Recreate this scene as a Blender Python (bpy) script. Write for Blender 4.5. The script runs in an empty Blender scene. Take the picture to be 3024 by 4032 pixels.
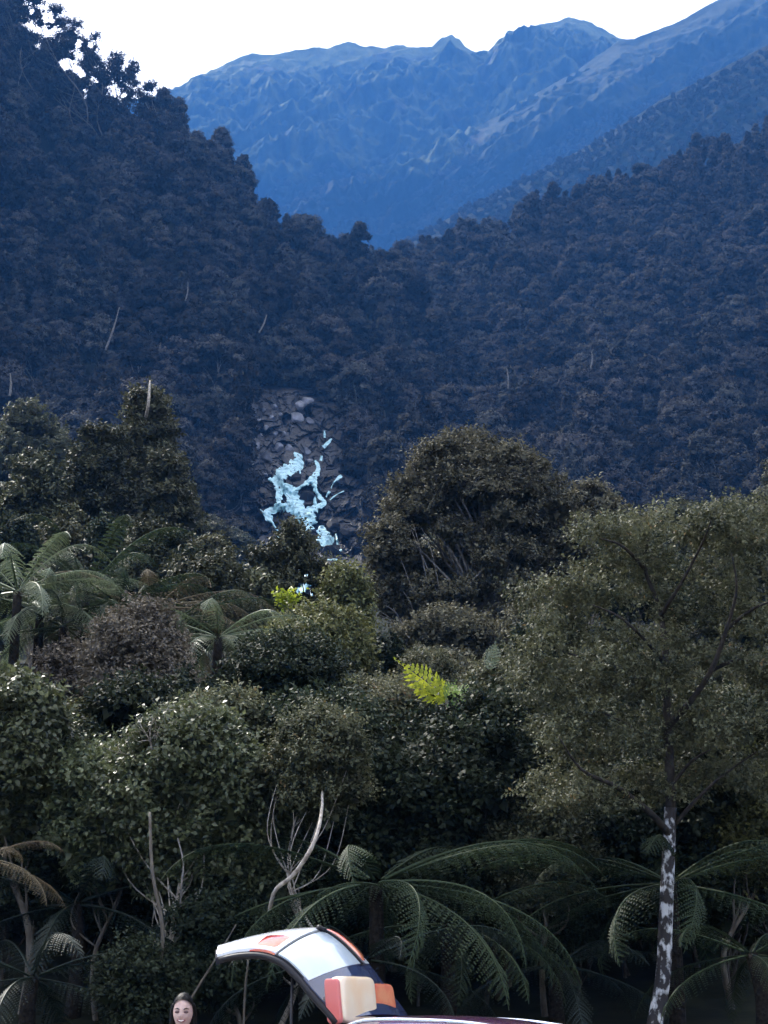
import bpy, math, numpy as np
from mathutils import Vector
R = math.radians
scene = bpy.context.scene
COL = scene.collection
# ------------------------------------------------------------------ camera
F = 6549.0                      # focal length in photo pixels
PITCH = R(16.5)
CAMZ = 1.58
cd = bpy.data.cameras.new("camera")
cam = bpy.data.objects.new("camera", cd); COL.objects.link(cam)
cam.location = (0, 0, CAMZ); cam.rotation_euler = (R(90) + PITCH, 0, 0)
cd.sensor_fit = 'HORIZONTAL'; cd.sensor_width = 36.0; cd.lens = 36.0 * F / 3024.0
cd.clip_start = 0.2; cd.clip_end = 9000
scene.camera = cam
# ------------------------------------------------------------------ light
CLOUD = 6.0
SUN_EL, SUN_AZ = 46.0, -38.0    # azimuth measured from straight ahead (+Y), negative = left
w = bpy.data.worlds.new("World"); scene.world = w; w.use_nodes = True
nt = w.node_tree; nt.nodes.clear()
sky = nt.nodes.new("ShaderNodeTexSky"); sky.sky_type = 'NISHITA'; sky.sun_disc = False
sky.sun_elevation = R(SUN_EL); sky.sun_rotation = R(SUN_AZ)
sky.air_density = 1.0; sky.dust_density = 2.0; sky.ozone_density = 1.0; sky.altitude = 200
bg = nt.nodes.new("ShaderNodeBackground"); bg.inputs[1].default_value = 0.12
ow = nt.nodes.new("ShaderNodeOutputWorld")
# bright milky veil of high cloud over the blue
tcw = nt.nodes.new("ShaderNodeTexCoord"); mpw = nt.nodes.new("ShaderNodeMapping"); mpw.inputs['Scale'].default_value = (1, 1, 3)
nzw = nt.nodes.new("ShaderNodeTexNoise"); nzw.inputs['Scale'].default_value = 2.2; nzw.inputs['Detail'].default_value = 6
mrw = nt.nodes.new("ShaderNodeMapRange"); mrw.inputs[1].default_value = .3; mrw.inputs[2].default_value = .7; mrw.inputs[3].default_value = .6; mrw.inputs[4].default_value = .95
mxw = nt.nodes.new("ShaderNodeMix"); mxw.data_type = 'RGBA'; mxw.inputs[7].default_value = (CLOUD * 1.0, CLOUD * .96, CLOUD * .90, 1)
nt.links.new(tcw.outputs['Generated'], mpw.inputs[0]); nt.links.new(mpw.outputs[0], nzw.inputs['Vector']); nt.links.new(nzw.outputs[0], mrw.inputs[0])
nt.links.new(mrw.outputs[0], mxw.inputs[0]); nt.links.new(sky.outputs[0], mxw.inputs[6]); nt.links.new(mxw.outputs[2], bg.inputs[0]); nt.links.new(bg.outputs[0], ow.inputs[0])
sl = bpy.data.lights.new("sun", 'SUN'); sl.energy = 2.0; sl.angle = R(0.5); sl.color = (1.0, 0.95, 0.86)
so = bpy.data.objects.new("sun", sl); COL.objects.link(so)
sd = Vector((math.sin(R(SUN_AZ)) * math.cos(R(SUN_EL)), math.cos(R(SUN_AZ)) * math.cos(R(SUN_EL)), math.sin(R(SUN_EL))))
so.rotation_euler = sd.to_track_quat('Z', 'Y').to_euler(); so.location = (0, 0, 60)
scene.view_settings.view_transform = 'Standard'; scene.view_settings.look = 'None'
scene.view_settings.exposure = 2.5; scene.view_settings.gamma = 1.0
scene.view_settings.use_curve_mapping = False
scene.render.engine = 'CYCLES'
cy = scene.cycles
cy.max_bounces = 5; cy.diffuse_bounces = 3; cy.glossy_bounces = 2; cy.transmission_bounces = 3
cy.transparent_max_bounces = 8; cy.volume_bounces = 0; cy.caustics_reflective = False; cy.caustics_refractive = False
cy.use_denoising = True; cy.sample_clamp_indirect = 4
cy.use_adaptive_sampling = True; cy.adaptive_threshold = 0.03
HAZE_DENSITY = 2.4e-4; HAZE_COL = (.055, .205, .62, 1)

# ------------------------------------------------------------------ helpers
def ray(px, py):
    X = (np.asarray(px, float) - 1512.0) / F; Y = (2016.0 - np.asarray(py, float)) / F
    c, s = math.cos(PITCH), math.sin(PITCH)
    return X, c - s * Y, s + c * Y
def at(px, py, d):
    x, y, z = ray(px, py); k = d / y
    return np.array([x * k, y * k, CAMZ + z * k])
def proj(P):
    P = np.asarray(P, float); x = P[..., 0]; y = P[..., 1]; z = P[..., 2] - CAMZ
    c, s = math.cos(PITCH), math.sin(PITCH)
    dep = y * c + z * s; up = -y * s + z * c
    dep = np.where(dep < 0.1, 0.1, dep)
    return 1512 + F * x / dep, 2016 - F * up / dep
def pxm(d): return F / (d * 1.03)
def _hash(ix, iy, iz, seed):
    h = (ix.astype(np.int64) * 374761393 + iy.astype(np.int64) * 668265263 + iz.astype(np.int64) * 2147483647 + seed * 974711) & 0xffffffff
    h = ((h ^ (h >> 13)) * 1274126177) & 0xffffffff
    h = ((h ^ (h >> 16)) * 2246822519) & 0xffffffff
    return ((h ^ (h >> 15)) & 0xffffff) / float(0xffffff)
def vnoise(x, y, z=0.0, seed=0):
    x, y, z = np.broadcast_arrays(np.asarray(x, float), np.asarray(y, float), np.asarray(z, float))
    ix, iy, iz = np.floor(x), np.floor(y), np.floor(z)
    fx, fy, fz = x - ix, y - iy, z - iz
    fx = fx * fx * (3 - 2 * fx); fy = fy * fy * (3 - 2 * fy); fz = fz * fz * (3 - 2 * fz)
    o = 0
    for a in (0, 1):
        for b in (0, 1):
            for c in (0, 1):
                wgt = (fx if a else 1 - fx) * (fy if b else 1 - fy) * (fz if c else 1 - fz)
                o = o + wgt * _hash(ix + a, iy + b, iz + c, seed)
    return o * 2 - 1
def fbm(x, y, z=0.0, seed=0, octv=4, ridged=False):
    o = 0; a = 1; t = 0; f = 1
    for i in range(octv):
        n = vnoise(np.asarray(x) * f, np.asarray(y) * f, np.asarray(z) * f, seed + i * 17)
        if ridged: n = 1 - 2 * np.abs(n)
        o = o + a * n; t += a; a *= 0.5; f *= 2.03
    return o / t
def mesh_np(name, V, Q, mats, attrs=None, smooth=False, mi=None):
    V = np.ascontiguousarray(V, np.float32); Q = np.asarray(Q, np.int32)
    me = bpy.data.meshes.new(name); k = Q.shape[1]
    me.vertices.add(len(V)); me.vertices.foreach_set('co', V.ravel())
    me.loops.add(Q.size); me.loops.foreach_set('vertex_index', Q.ravel())
    me.polygons.add(len(Q)); me.polygons.foreach_set('loop_start', np.arange(len(Q), dtype=np.int32) * k)
    if smooth: me.polygons.foreach_set('use_smooth', np.ones(len(Q), bool))
    for m in (mats if isinstance(mats, (list, tuple)) else [mats]): me.materials.append(m)
    if mi is not None: me.polygons.foreach_set('material_index', np.asarray(mi, np.int32))
    for nme, (dom, arr) in (attrs or {}).items():
        at_ = me.attributes.new(nme, 'FLOAT', dom); at_.data.foreach_set('value', np.asarray(arr, np.float32))
    me.update(); me.validate()
    return me
def link(name, me, parent=None, loc=(0, 0, 0)):
    o = bpy.data.objects.new(name, me); COL.objects.link(o); o.location = loc
    if parent: o.parent = parent
    return o
def tag(o, label=None, cat=None, group=None, kind=None):
    if label: o['label'] = label
    if cat: o['category'] = cat
    if group: o['group'] = group
    if kind: o['kind'] = kind
    return o
def thing(name, label, cat, loc=(0, 0, 0), group=None):
    o = bpy.data.objects.new(name, None); COL.objects.link(o); o.location = loc; o.empty_display_size = 0.3
    return tag(o, label, cat, group)
class MB:
    """collects tubes, boxes and grids into one mesh (tris/quads as quads)"""
    def __init__(s): s.v = []; s.f = []; s.n = 0
    def add(s, V, Q):
        s.v.append(np.asarray(V, float)); s.f += [[int(i) + s.n for i in q] for q in Q]; s.n += len(V)
    def tube(s, pts, rad, k=8, cap=True):
        pts = np.asarray(pts, float); n = len(pts); rad = np.broadcast_to(rad, (n,))
        t = np.gradient(pts, axis=0); t /= np.linalg.norm(t, axis=1)[:, None] + 1e-9
        ref = np.array([0.13, 0.31, 0.94]) if abs(t[0][2]) < 0.9 else np.array([1.0, 0.1, 0])
        u = np.cross(t, ref); u /= np.linalg.norm(u, axis=1)[:, None] + 1e-9; v = np.cross(t, u)
        a = np.arange(k) * 2 * math.pi / k
        V = (pts[:, None] + rad[:, None, None] * (np.cos(a)[None, :, None] * u[:, None] + np.sin(a)[None, :, None] * v[:, None])).reshape(-1, 3)
        Q = [(i * k + j, i * k + (j + 1) % k, (i + 1) * k + (j + 1) % k, (i + 1) * k + j) for i in range(n - 1) for j in range(k)]
        if cap: Q += [tuple(range(k))[::-1], tuple((n - 1) * k + j for j in range(k))]
        s.add(V, Q)
    def box(s, c, h, M=None):
        V = np.array([(x, y, z) for x in (-1, 1) for y in (-1, 1) for z in (-1, 1)], float) * np.asarray(h)
        if M is not None: V = V @ np.asarray(M).T
        s.add(V + np.asarray(c), [(0, 1, 3, 2), (4, 6, 7, 5), (0, 4, 5, 1), (2, 3, 7, 6), (0, 2, 6, 4), (1, 5, 7, 3)])
    def grid(s, P, flip=False):
        P = np.asarray(P, float); a, b = P.shape[:2]
        Q = [(i * b + j, i * b + j + 1, (i + 1) * b + j + 1, (i + 1) * b + j) for i in range(a - 1) for j in range(b - 1)]
        if flip: Q = [q[::-1] for q in Q]
        s.add(P.reshape(-1, 3), Q)
    def mesh(s, name, mat, smooth=True):
        me = bpy.data.meshes.new(name); me.from_pydata(np.vstack(s.v).tolist(), [], s.f)
        me.materials.append(mat)
        me.polygons.foreach_set('use_smooth', np.full(len(me.polygons), smooth)); me.update()
        return me
    def build(s, name, mat, parent=None, smooth=True): return link(name, s.mesh(name, mat, smooth), parent)
def bez(pts, n=10):
    pts = np.asarray(pts, float); m = len(pts); out = []
    for i in range(m - 1):
        p0 = pts[max(i - 1, 0)]; p1 = pts[i]; p2 = pts[i + 1]; p3 = pts[min(i + 2, m - 1)]
        for t in np.linspace(0, 1, n, endpoint=False):
            out.append(0.5 * (2 * p1 + (p2 - p0) * t + (2 * p0 - 5 * p1 + 4 * p2 - p3) * t * t + (3 * p1 - p0 - 3 * p2 + p3) * t ** 3))
    out.append(pts[-1]); return np.array(out)

# ------------------------------------------------------------------ materials
def mat_base(name):
    m = bpy.data.materials.new(name); m.use_nodes = True; t = m.node_tree; t.nodes.clear()
    return m, t, (lambda ty, **k: _node(t, ty, k)), t.links.new
def _node(t, ty, k):
    n = t.nodes.new(ty)
    for a, b in k.items(): setattr(n, a, b)
    return n
def mixc(N, Lk, fac, a, b):
    m = N('ShaderNodeMix', data_type='RGBA')
    for s, v in ((0, fac), (6, a), (7, b)):
        if hasattr(v, 'links') or hasattr(v, 'is_linked'): Lk(v, m.inputs[s])
        else: m.inputs[s].default_value = v if s == 0 else (*v, 1)
    return m.outputs[2]
def leaf_mat(name, dark, light, transl=0.25, rough=0.45, spec=0.4, var=0.35, odd=None, tcol=None):
    m, t, N, Lk = mat_base(name)
    at_ = N('ShaderNodeAttribute', attribute_name='tint')
    c = mixc(N, Lk, at_.outputs['Fac'], dark, light)
    if odd:
        gt = N('ShaderNodeMath', operation='GREATER_THAN'); Lk(at_.outputs['Fac'], gt.inputs[0]); gt.inputs[1].default_value = odd[1]
        c = mixc(N, Lk, gt.outputs[0], c, odd[0])
    oi = N('ShaderNodeObjectInfo'); mr = N('ShaderNodeMapRange'); Lk(oi.outputs['Random'], mr.inputs[0])
    mr.inputs[3].default_value = 1 - var; mr.inputs[4].default_value = 1 + var
    hs = N('ShaderNodeHueSaturation'); Lk(c, hs.inputs['Color']); Lk(mr.outputs[0], hs.inputs['Value'])
    mr2 = N('ShaderNodeMapRange'); ml = N('ShaderNodeMath', operation='MULTIPLY'); ml.inputs[1].default_value = 7.31
    fr = N('ShaderNodeMath', operation='FRACT'); Lk(oi.outputs['Random'], ml.inputs[0]); Lk(ml.outputs[0], fr.inputs[0]); Lk(fr.outputs[0], mr2.inputs[0])
    mr2.inputs[3].default_value = 0.5 - var * .09; mr2.inputs[4].default_value = 0.5 + var * .06; Lk(mr2.outputs[0], hs.inputs['Hue'])
    p = N('ShaderNodeBsdfPrincipled'); Lk(hs.outputs[0], p.inputs['Base Color'])
    p.inputs['Roughness'].default_value = rough; p.inputs['Specular IOR Level'].default_value = spec
    tr = N('ShaderNodeBsdfTranslucent')
    if tcol:
        tc = mixc(N, Lk, 0.6, hs.outputs[0], tcol); Lk(tc, tr.inputs[0])
    else: Lk(hs.outputs[0], tr.inputs[0])
    mx = N('ShaderNodeMixShader'); mx.inputs[0].default_value = transl
    Lk(p.outputs[0], mx.inputs[1]); Lk(tr.outputs[0], mx.inputs[2])
    o = N('ShaderNodeOutputMaterial'); Lk(mx.outputs[0], o.inputs[0]); return m
def simple_mat(name, col, rough=0.6, spec=0.5, metal=0.0, coat=0.0, col2=None, scale=8.0, bump=0.0, detail=6, contrast=(0.35, 0.65), stretch=None, emis=None):
    m, t, N, Lk = mat_base(name)
    p = N('ShaderNodeBsdfPrincipled'); p.inputs['Roughness'].default_value = rough
    p.inputs['Specular IOR Level'].default_value = spec; p.inputs['Metallic'].default_value = metal
    p.inputs['Coat Weight'].default_value = coat; p.inputs['Coat Roughness'].default_value = 0.04
    p.inputs['Base Color'].default_value = (*col, 1)
    if col2 or bump:
        tc = N('ShaderNodeTexCoord'); mp = N('ShaderNodeMapping'); Lk(tc.outputs['Object'], mp.inputs[0])
        if stretch: mp.inputs['Scale'].default_value = stretch
        nz = N('ShaderNodeTexNoise'); nz.inputs['Scale'].default_value = scale; nz.inputs['Detail'].default_value = detail
        Lk(mp.outputs[0], nz.inputs['Vector'])
        if col2:
            r = N('ShaderNodeMapRange'); Lk(nz.outputs[0], r.inputs[0]); r.inputs[1].default_value = contrast[0]; r.inputs[2].default_value = contrast[1]
            Lk(mixc(N, Lk, r.outputs[0], col, col2), p.inputs['Base Color'])
        if bump:
            b = N('ShaderNodeBump'); b.inputs['Strength'].default_value = bump; b.inputs['Distance'].default_value = 0.05
            Lk(nz.outputs[0], b.inputs['Height']); Lk(b.outputs[0], p.inputs['Normal'])
    o = N('ShaderNodeOutputMaterial'); Lk(p.outputs[0], o.inputs[0]); return m
M = {}
M['leaf_hill'] = leaf_mat('hill_leaf', (.014, .015, .014), (.088, .082, .072), .12, .85, .06, .6)
M['leaf_far'] = leaf_mat('far_leaf', (.03, .045, .035), (.08, .10, .07), .1, .6, .2, .3)
M['leaf_olive'] = leaf_mat('olive_leaf', (.036, .044, .016), (.180, .185, .068), .3, .55, .25, .15)
M['leaf_green'] = leaf_mat('green_leaf', (.030, .042, .018), (.180, .205, .100), .35, .40, .4, .15)
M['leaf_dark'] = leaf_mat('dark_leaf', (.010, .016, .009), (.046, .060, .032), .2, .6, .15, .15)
M['leaf_brown'] = leaf_mat('brown_leaf', (.055, .048, .038), (.210, .182, .142), .2, .7, .15, .1)
M['leaf_grey'] = leaf_mat('grey_leaf', (.034, .042, .022), (.170, .172, .098), .28, .6, .2, .15, odd=((.15, .11, .055), .93))
M['leaf_airy'] = leaf_mat('airy_leaf', (.030, .038, .022), (.150, .158, .090), .28, .6, .2, .1, odd=((.20, .15, .07), .95))
M['leaf_dome'] = leaf_mat('dome_leaf', (.042, .044, .028), (.210, .195, .125), .2, .7, .15, .1)
M['leaf_pod'] = leaf_mat('podocarp_leaf', (.020, .026, .014), (.120, .122, .062), .15, .6, .2, .2)
M['leaf_yellow'] = leaf_mat('yellow_leaf', (.13, .19, .02), (.46, .50, .04), .5, .5, .3, .05)
M['leaf_lime'] = leaf_mat('lime_leaf', (.10, .20, .05), (.30, .42, .14), .45, .4, .4, .1)
M['frond'] = leaf_mat('frond_green', (.012, .024, .014), (.044, .066, .034), .3, .6, .15, .2)
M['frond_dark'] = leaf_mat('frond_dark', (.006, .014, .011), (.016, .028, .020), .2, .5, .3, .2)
M['frond_pale'] = leaf_mat('frond_pale', (.06, .09, .05), (.17, .21, .12), .3, .4, .5, .15)
M['frond_dead'] = leaf_mat('frond_dead', (.07, .055, .035), (.17, .14, .09), .15, .7, .2, .15)
M['bark'] = simple_mat('bark', (.06, .05, .042), .85, .2, col2=(.13, .12, .10), scale=9, bump=.6, stretch=(1, 1, .3))
M['bark_dark'] = simple_mat('bark_dark', (.018, .016, .016), .85, .2, col2=(.05, .045, .04), scale=9, bump=.6)
M['fern_trunk'] = simple_mat('fern_trunk', (.010, .009, .008), .95, .1, col2=(.028, .024, .020), scale=20, bump=.8)
M['bark_pale'] = simple_mat('bark_pale', (.22, .19, .16), .8, .3, col2=(.48, .44, .38), scale=11, bump=.4)
M['bark_lichen'] = simple_mat('bark_lichen', (.035, .032, .034), .75, .3, col2=(.62, .64, .66), scale=9, bump=.6, detail=9, contrast=(.50, .62), stretch=(1, 1, .7))
M['bark_grey'] = simple_mat('bark_grey', (.08, .075, .07), .85, .2, col2=(.20, .19, .18), scale=7, bump=.4)
M['soil'] = simple_mat('forest_soil', (.006, .008, .006), .95, .1, col2=(.018, .022, .012), scale=1.3, bump=.8)
M['rock'] = simple_mat('wet_rock', (.002, .002, .003), .65, .2, col2=(.026, .026, .038), scale=.35, bump=1.0, detail=10, contrast=(.55, .85))
M['boulder'] = simple_mat('boulder_rock', (.04, .042, .05), .7, .4, col2=(.20, .21, .25), scale=.45, bump=.8, detail=8)
M['water'] = simple_mat('white_water', (.05, .17, .22), .5, .4, col2=(.34, .58, .64), scale=.6, bump=.5, detail=8, contrast=(.3, .55), stretch=(1.5, 1.5, .5))
M['gravel'] = simple_mat('gravel', (.10, .10, .095), .9, .2, col2=(.24, .23, .21), scale=14, bump=.6)

# ------------------------------------------------------------------ terrain
def sil(points):
    a = np.array(points, float); x, y, z = ray(a[:, 0], a[:, 1])
    th = np.degrees(np.arctan2(x, y)); te = z / np.hypot(x, y); o = np.argsort(th)
    return th[o], te[o]
SL = sil([(-3200, -500), (-1500, -900), (-600, -600), (-100, -190), (120, 300), (300, 480), (400, 520), (520, 530), (640, 500), (760, 560), (850, 620), (920, 700), (1000, 830),
          (1030, 900), (1160, 965), (1250, 1030), (1400, 1090), (1550, 1180), (1800, 1450), (2200, 1900), (3200, 2300), (5000, 2700)])
SR = sil([(-3000, 2300), (300, 1900), (900, 1500), (1200, 1260), (1400, 1110), (1560, 1080), (1700, 1030), (2000, 930), (2300, 830), (2600, 730), (2800, 640),
          (3024, 560), (3600, 250), (4500, -200), (7000, -500)])
EB = math.tan(R(13.2)); RB = 280.0
def layer(th, r, S, r1, e0, p, r0=RB, back=0.55):
    er = np.interp(th, *S); t = np.clip((r - r0) / (r1 - r0), 0, 1)
    e = e0 + (er - e0) * t ** p
    z = r * e; zr = r1 * er
    return np.where(r <= r1, z, zr - (r - r1) * back) + CAMZ
def base_h(r):
    return np.interp(r, [0, 21, 26, 34, 60, 100, 170, RB, 600, 1500], [0, 0, 1.2, 3.0, 10, 21, 40, RB * EB + CAMZ, 70, 50])
def terr(x, y, detail=True):
    r = np.hypot(x, y); th = np.degrees(np.arctan2(x, y))
    r1L = np.interp(th, [-30, -13, 2, 20], [720, 640, 560, 500]); r1R = np.interp(th, [-10, 0, 13, 30], [640, 700, 840, 900])
    zl = layer(th, r, SL, r1L, EB, .85); zr = layer(th, r, SR, r1R, EB, .8)
    side = np.clip((75 - np.abs(th)) / 45.0, 0, 1); side = side * side * (3 - 2 * side)
    hill = np.maximum(zl, zr)
    z = np.where(r < RB, base_h(r), np.maximum(hill, base_h(r)))
    z = z * side
    if detail:
        a = np.clip((r - 30) / 200, 0, 1) * side
        z = z + a * (fbm(x / 60, y / 60, 0, 3, 4) * 7 + fbm(x / 14, y / 14, 0, 9, 2) * 1.2) * np.clip(1.2 - r / 1500, .3, 1)
    return z
def build_ground():
    th = np.concatenate([np.arange(-180, -30, 5.0), np.arange(-30, 30, 0.22), np.arange(30, 180.1, 5.0)])
    r = np.concatenate([[0.5], np.linspace(5, 45, 22), np.geomspace(48, 1250, 190), [1500, 2000, 2600, 3400, 3700]])
    T, RR = np.meshgrid(th, r); x = RR * np.sin(np.radians(T)); y = RR * np.cos(np.radians(T))
    z = terr(x, y)
    n, m = T.shape
    i, j = np.meshgrid(np.arange(n - 1), np.arange(m - 1), indexing='ij')
    a = (i * m + j).ravel(); Q = np.stack([a, a + 1, a + m + 1, a + m], 1)[:, ::-1]
    me = mesh_np('ground', np.stack([x, y, z], -1).reshape(-1, 3), Q, M['soil'], smooth=True)
    tag(link('ground', me), kind='structure')
    mb = MB(); xs = np.linspace(-40, 40, 41); ys = np.linspace(-14, 20.4, 30)
    P = np.zeros((41, 30, 3)); P[..., 0] = xs[:, None]; P[..., 1] = ys[None]; P[..., 2] = 0.006
    mb.grid(P, True); tag(mb.build('car_park', M['gravel']), kind='structure')
build_ground()

# mountains beyond: polar sheets with gullies ------------------------------------
def mountain_mat(name, grass, forest, rock):
    m, t, N, Lk = mat_base(name)
    at_ = N('ShaderNodeAttribute', attribute_name='cover'); ak = N('ShaderNodeAttribute', attribute_name='rock')
    tc = N('ShaderNodeTexCoord'); nz = N('ShaderNodeTexNoise'); nz.inputs['Scale'].default_value = .02; nz.inputs['Detail'].default_value = 10; nz.inputs['Roughness'].default_value = .7
    Lk(tc.outputs['Object'], nz.inputs['Vector'])
    r = N('ShaderNodeMapRange'); Lk(nz.outputs[0], r.inputs[0]); r.inputs[1].default_value = .3; r.inputs[2].default_value = .7; r.inputs[3].default_value = .6; r.inputs[4].default_value = 1.35
    c = mixc(N, Lk, at_.outputs['Fac'], grass, forest); c = mixc(N, Lk, ak.outputs['Fac'], c, rock)
    hs = N('ShaderNodeHueSaturation'); Lk(c, hs.inputs['Color']); Lk(r.outputs[0], hs.inputs['Value'])
    p = N('ShaderNodeBsdfPrincipled'); p.inputs['Roughness'].default_value = .95; p.inputs['Specular IOR Level'].default_value = .1
    Lk(hs.outputs[0], p.inputs['Base Color'])
    b = N('ShaderNodeBump'); b.inputs['Strength'].default_value = .8; b.inputs['Distance'].default_value = 16; Lk(nz.outputs[0], b.inputs['Height']); Lk(b.outputs[0], p.inputs['Normal'])
    o = N('ShaderNodeOutputMaterial'); Lk(p.outputs[0], o.inputs[0]); return m
M['mountain'] = mountain_mat('alpine_slope', (.100, .118, .050), (.007, .012, .006), (.055, .052, .05))
M['spur'] = mountain_mat('scrub_slope', (.038, .046, .026), (.008, .012, .008), (.04, .038, .04))
def mountain(name, S, th0, th1, r0, r1, e0, seed, amp, treeline, skew, nth=420, nt=260, p=1.0, back=.5, rk=.35, mat='mountain'):
    th = np.linspace(th0, th1, nth); t = np.concatenate([np.linspace(0, 1, nt), 1 + np.linspace(.02, .35, 14)])
    T, TT = np.meshgrid(th, t); er = np.interp(T, *S)
    tc = np.clip(TT, 0, 1)
    e = e0 + (er - e0) * tc ** p; r = r0 + (r1 - r0) * TT
    rr = np.where(TT <= 1, r, r1 + (TT - 1) * (r1 - r0))
    z = np.where(TT <= 1, r * e, r1 * er - (TT - 1) * (r1 - r0) * back * 2)
    # gullies: ridged noise in skewed coordinates, damped at the skyline
    u = T / 57.3 * r1; v = (z - skew * u)
    g = fbm(v / 210 + 5, u / 1000, 0, seed, 6, True) * 1.1 + fbm(u / 150, z / 420, 1.7, seed + 5, 6, True) * .45 + fbm(u / 42, z / 38, 0, seed + 9, 5, True) * .30
    edge = np.clip((1 - tc) * 6, 0.12, 1)
    rr = rr - g * amp * edge * np.where(TT > 1, .3, 1)
    z = z + fbm(u / 35, v / 30, 0, seed + 30, 3) * amp * .05
    k = CAMZ
    x = rr * np.sin(np.radians(T)); y = rr * np.cos(np.radians(T))
    tl = treeline(T) if callable(treeline) else treeline
    cov = np.clip((tl - tc + .10 * fbm(u / 120, z / 120, 0, seed + 50, 4) - .10 * (g > 0) * g) / .05 , 0, 1)
    cov = np.maximum(cov, np.clip((-g + .05) * 3.0, 0, 1) * .85)
    rock = np.clip((fbm(u / 70, v / 50, 0, seed + 70, 4) - rk) * 6, 0, 1) * .7
    n, m = T.shape; i, j = np.meshgrid(np.arange(n - 1), np.arange(m - 1), indexing='ij')
    a = (i * m + j).ravel(); Q = np.stack([a, a + 1, a + m + 1, a + m], 1)[:, ::-1]
    me = mesh_np(name, np.stack([x, y, z + k], -1).reshape(-1, 3), Q, M[mat],
                 {'cover': ('POINT', cov.ravel()), 'rock': ('POINT', rock.ravel())}, smooth=True)
    tag(link(name, me), kind='structure')
    return (x, y, z + k, cov, T, tc)
SF = sil([(-1500, 900), (-500, 700), (200, 560), (620, 385), (760, 325), (960, 243), (1080, 235), (1200, 213), (1370, 184), (1440, 188), (1590, 180), (1620, 192), (1700, 188), (1740, 155),
          (1775, 140), (1820, 170), (1880, 215), (1925, 215), (1990, 160), (2100, 120), (2240, 80), (2300, 88), (2380, 135), (2440, 165), (2540, 175), (2700, 200), (3024, 260), (4000, 600)])
SS = sil([(1000, 1500), (1500, 900), (1760, 585), (1790, 545), (1900, 495), (2060, 405), (2250, 300), (2440, 168), (2500, 160), (2600, 115), (2700, 78), (2800, 22), (2900, -30), (3024, -90), (3600, -400), (4200, -500)])
SM = sil([(1000, 1400), (1400, 1060), (1700, 900), (1900, 790), (2100, 690), (2350, 560), (2600, 400), (2800, 300), (3024, 180), (3600, -80), (4400, -200)])
EM = math.tan(R(21.0))
far = mountain('far_mountain', SF, -19, 19, 2300, 3100, EM, 11, 150, .58, .50, 640, 380, .9)
spur = mountain('mountain_spur', SS, -1.0, 21, 2000, 2650, EM, 41, 75, lambda T: np.interp(T, [2, 2.6, 5, 9, 13], [1.2, .95, .86, .80, .78]), .62, 420, 300, .8, mat='spur')
mid = mountain('forested_mountain', SM, -4, 21, 1250, 1650, EM, 71, 25, 2.0, .5, 300, 200, .8, rk=2)

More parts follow.
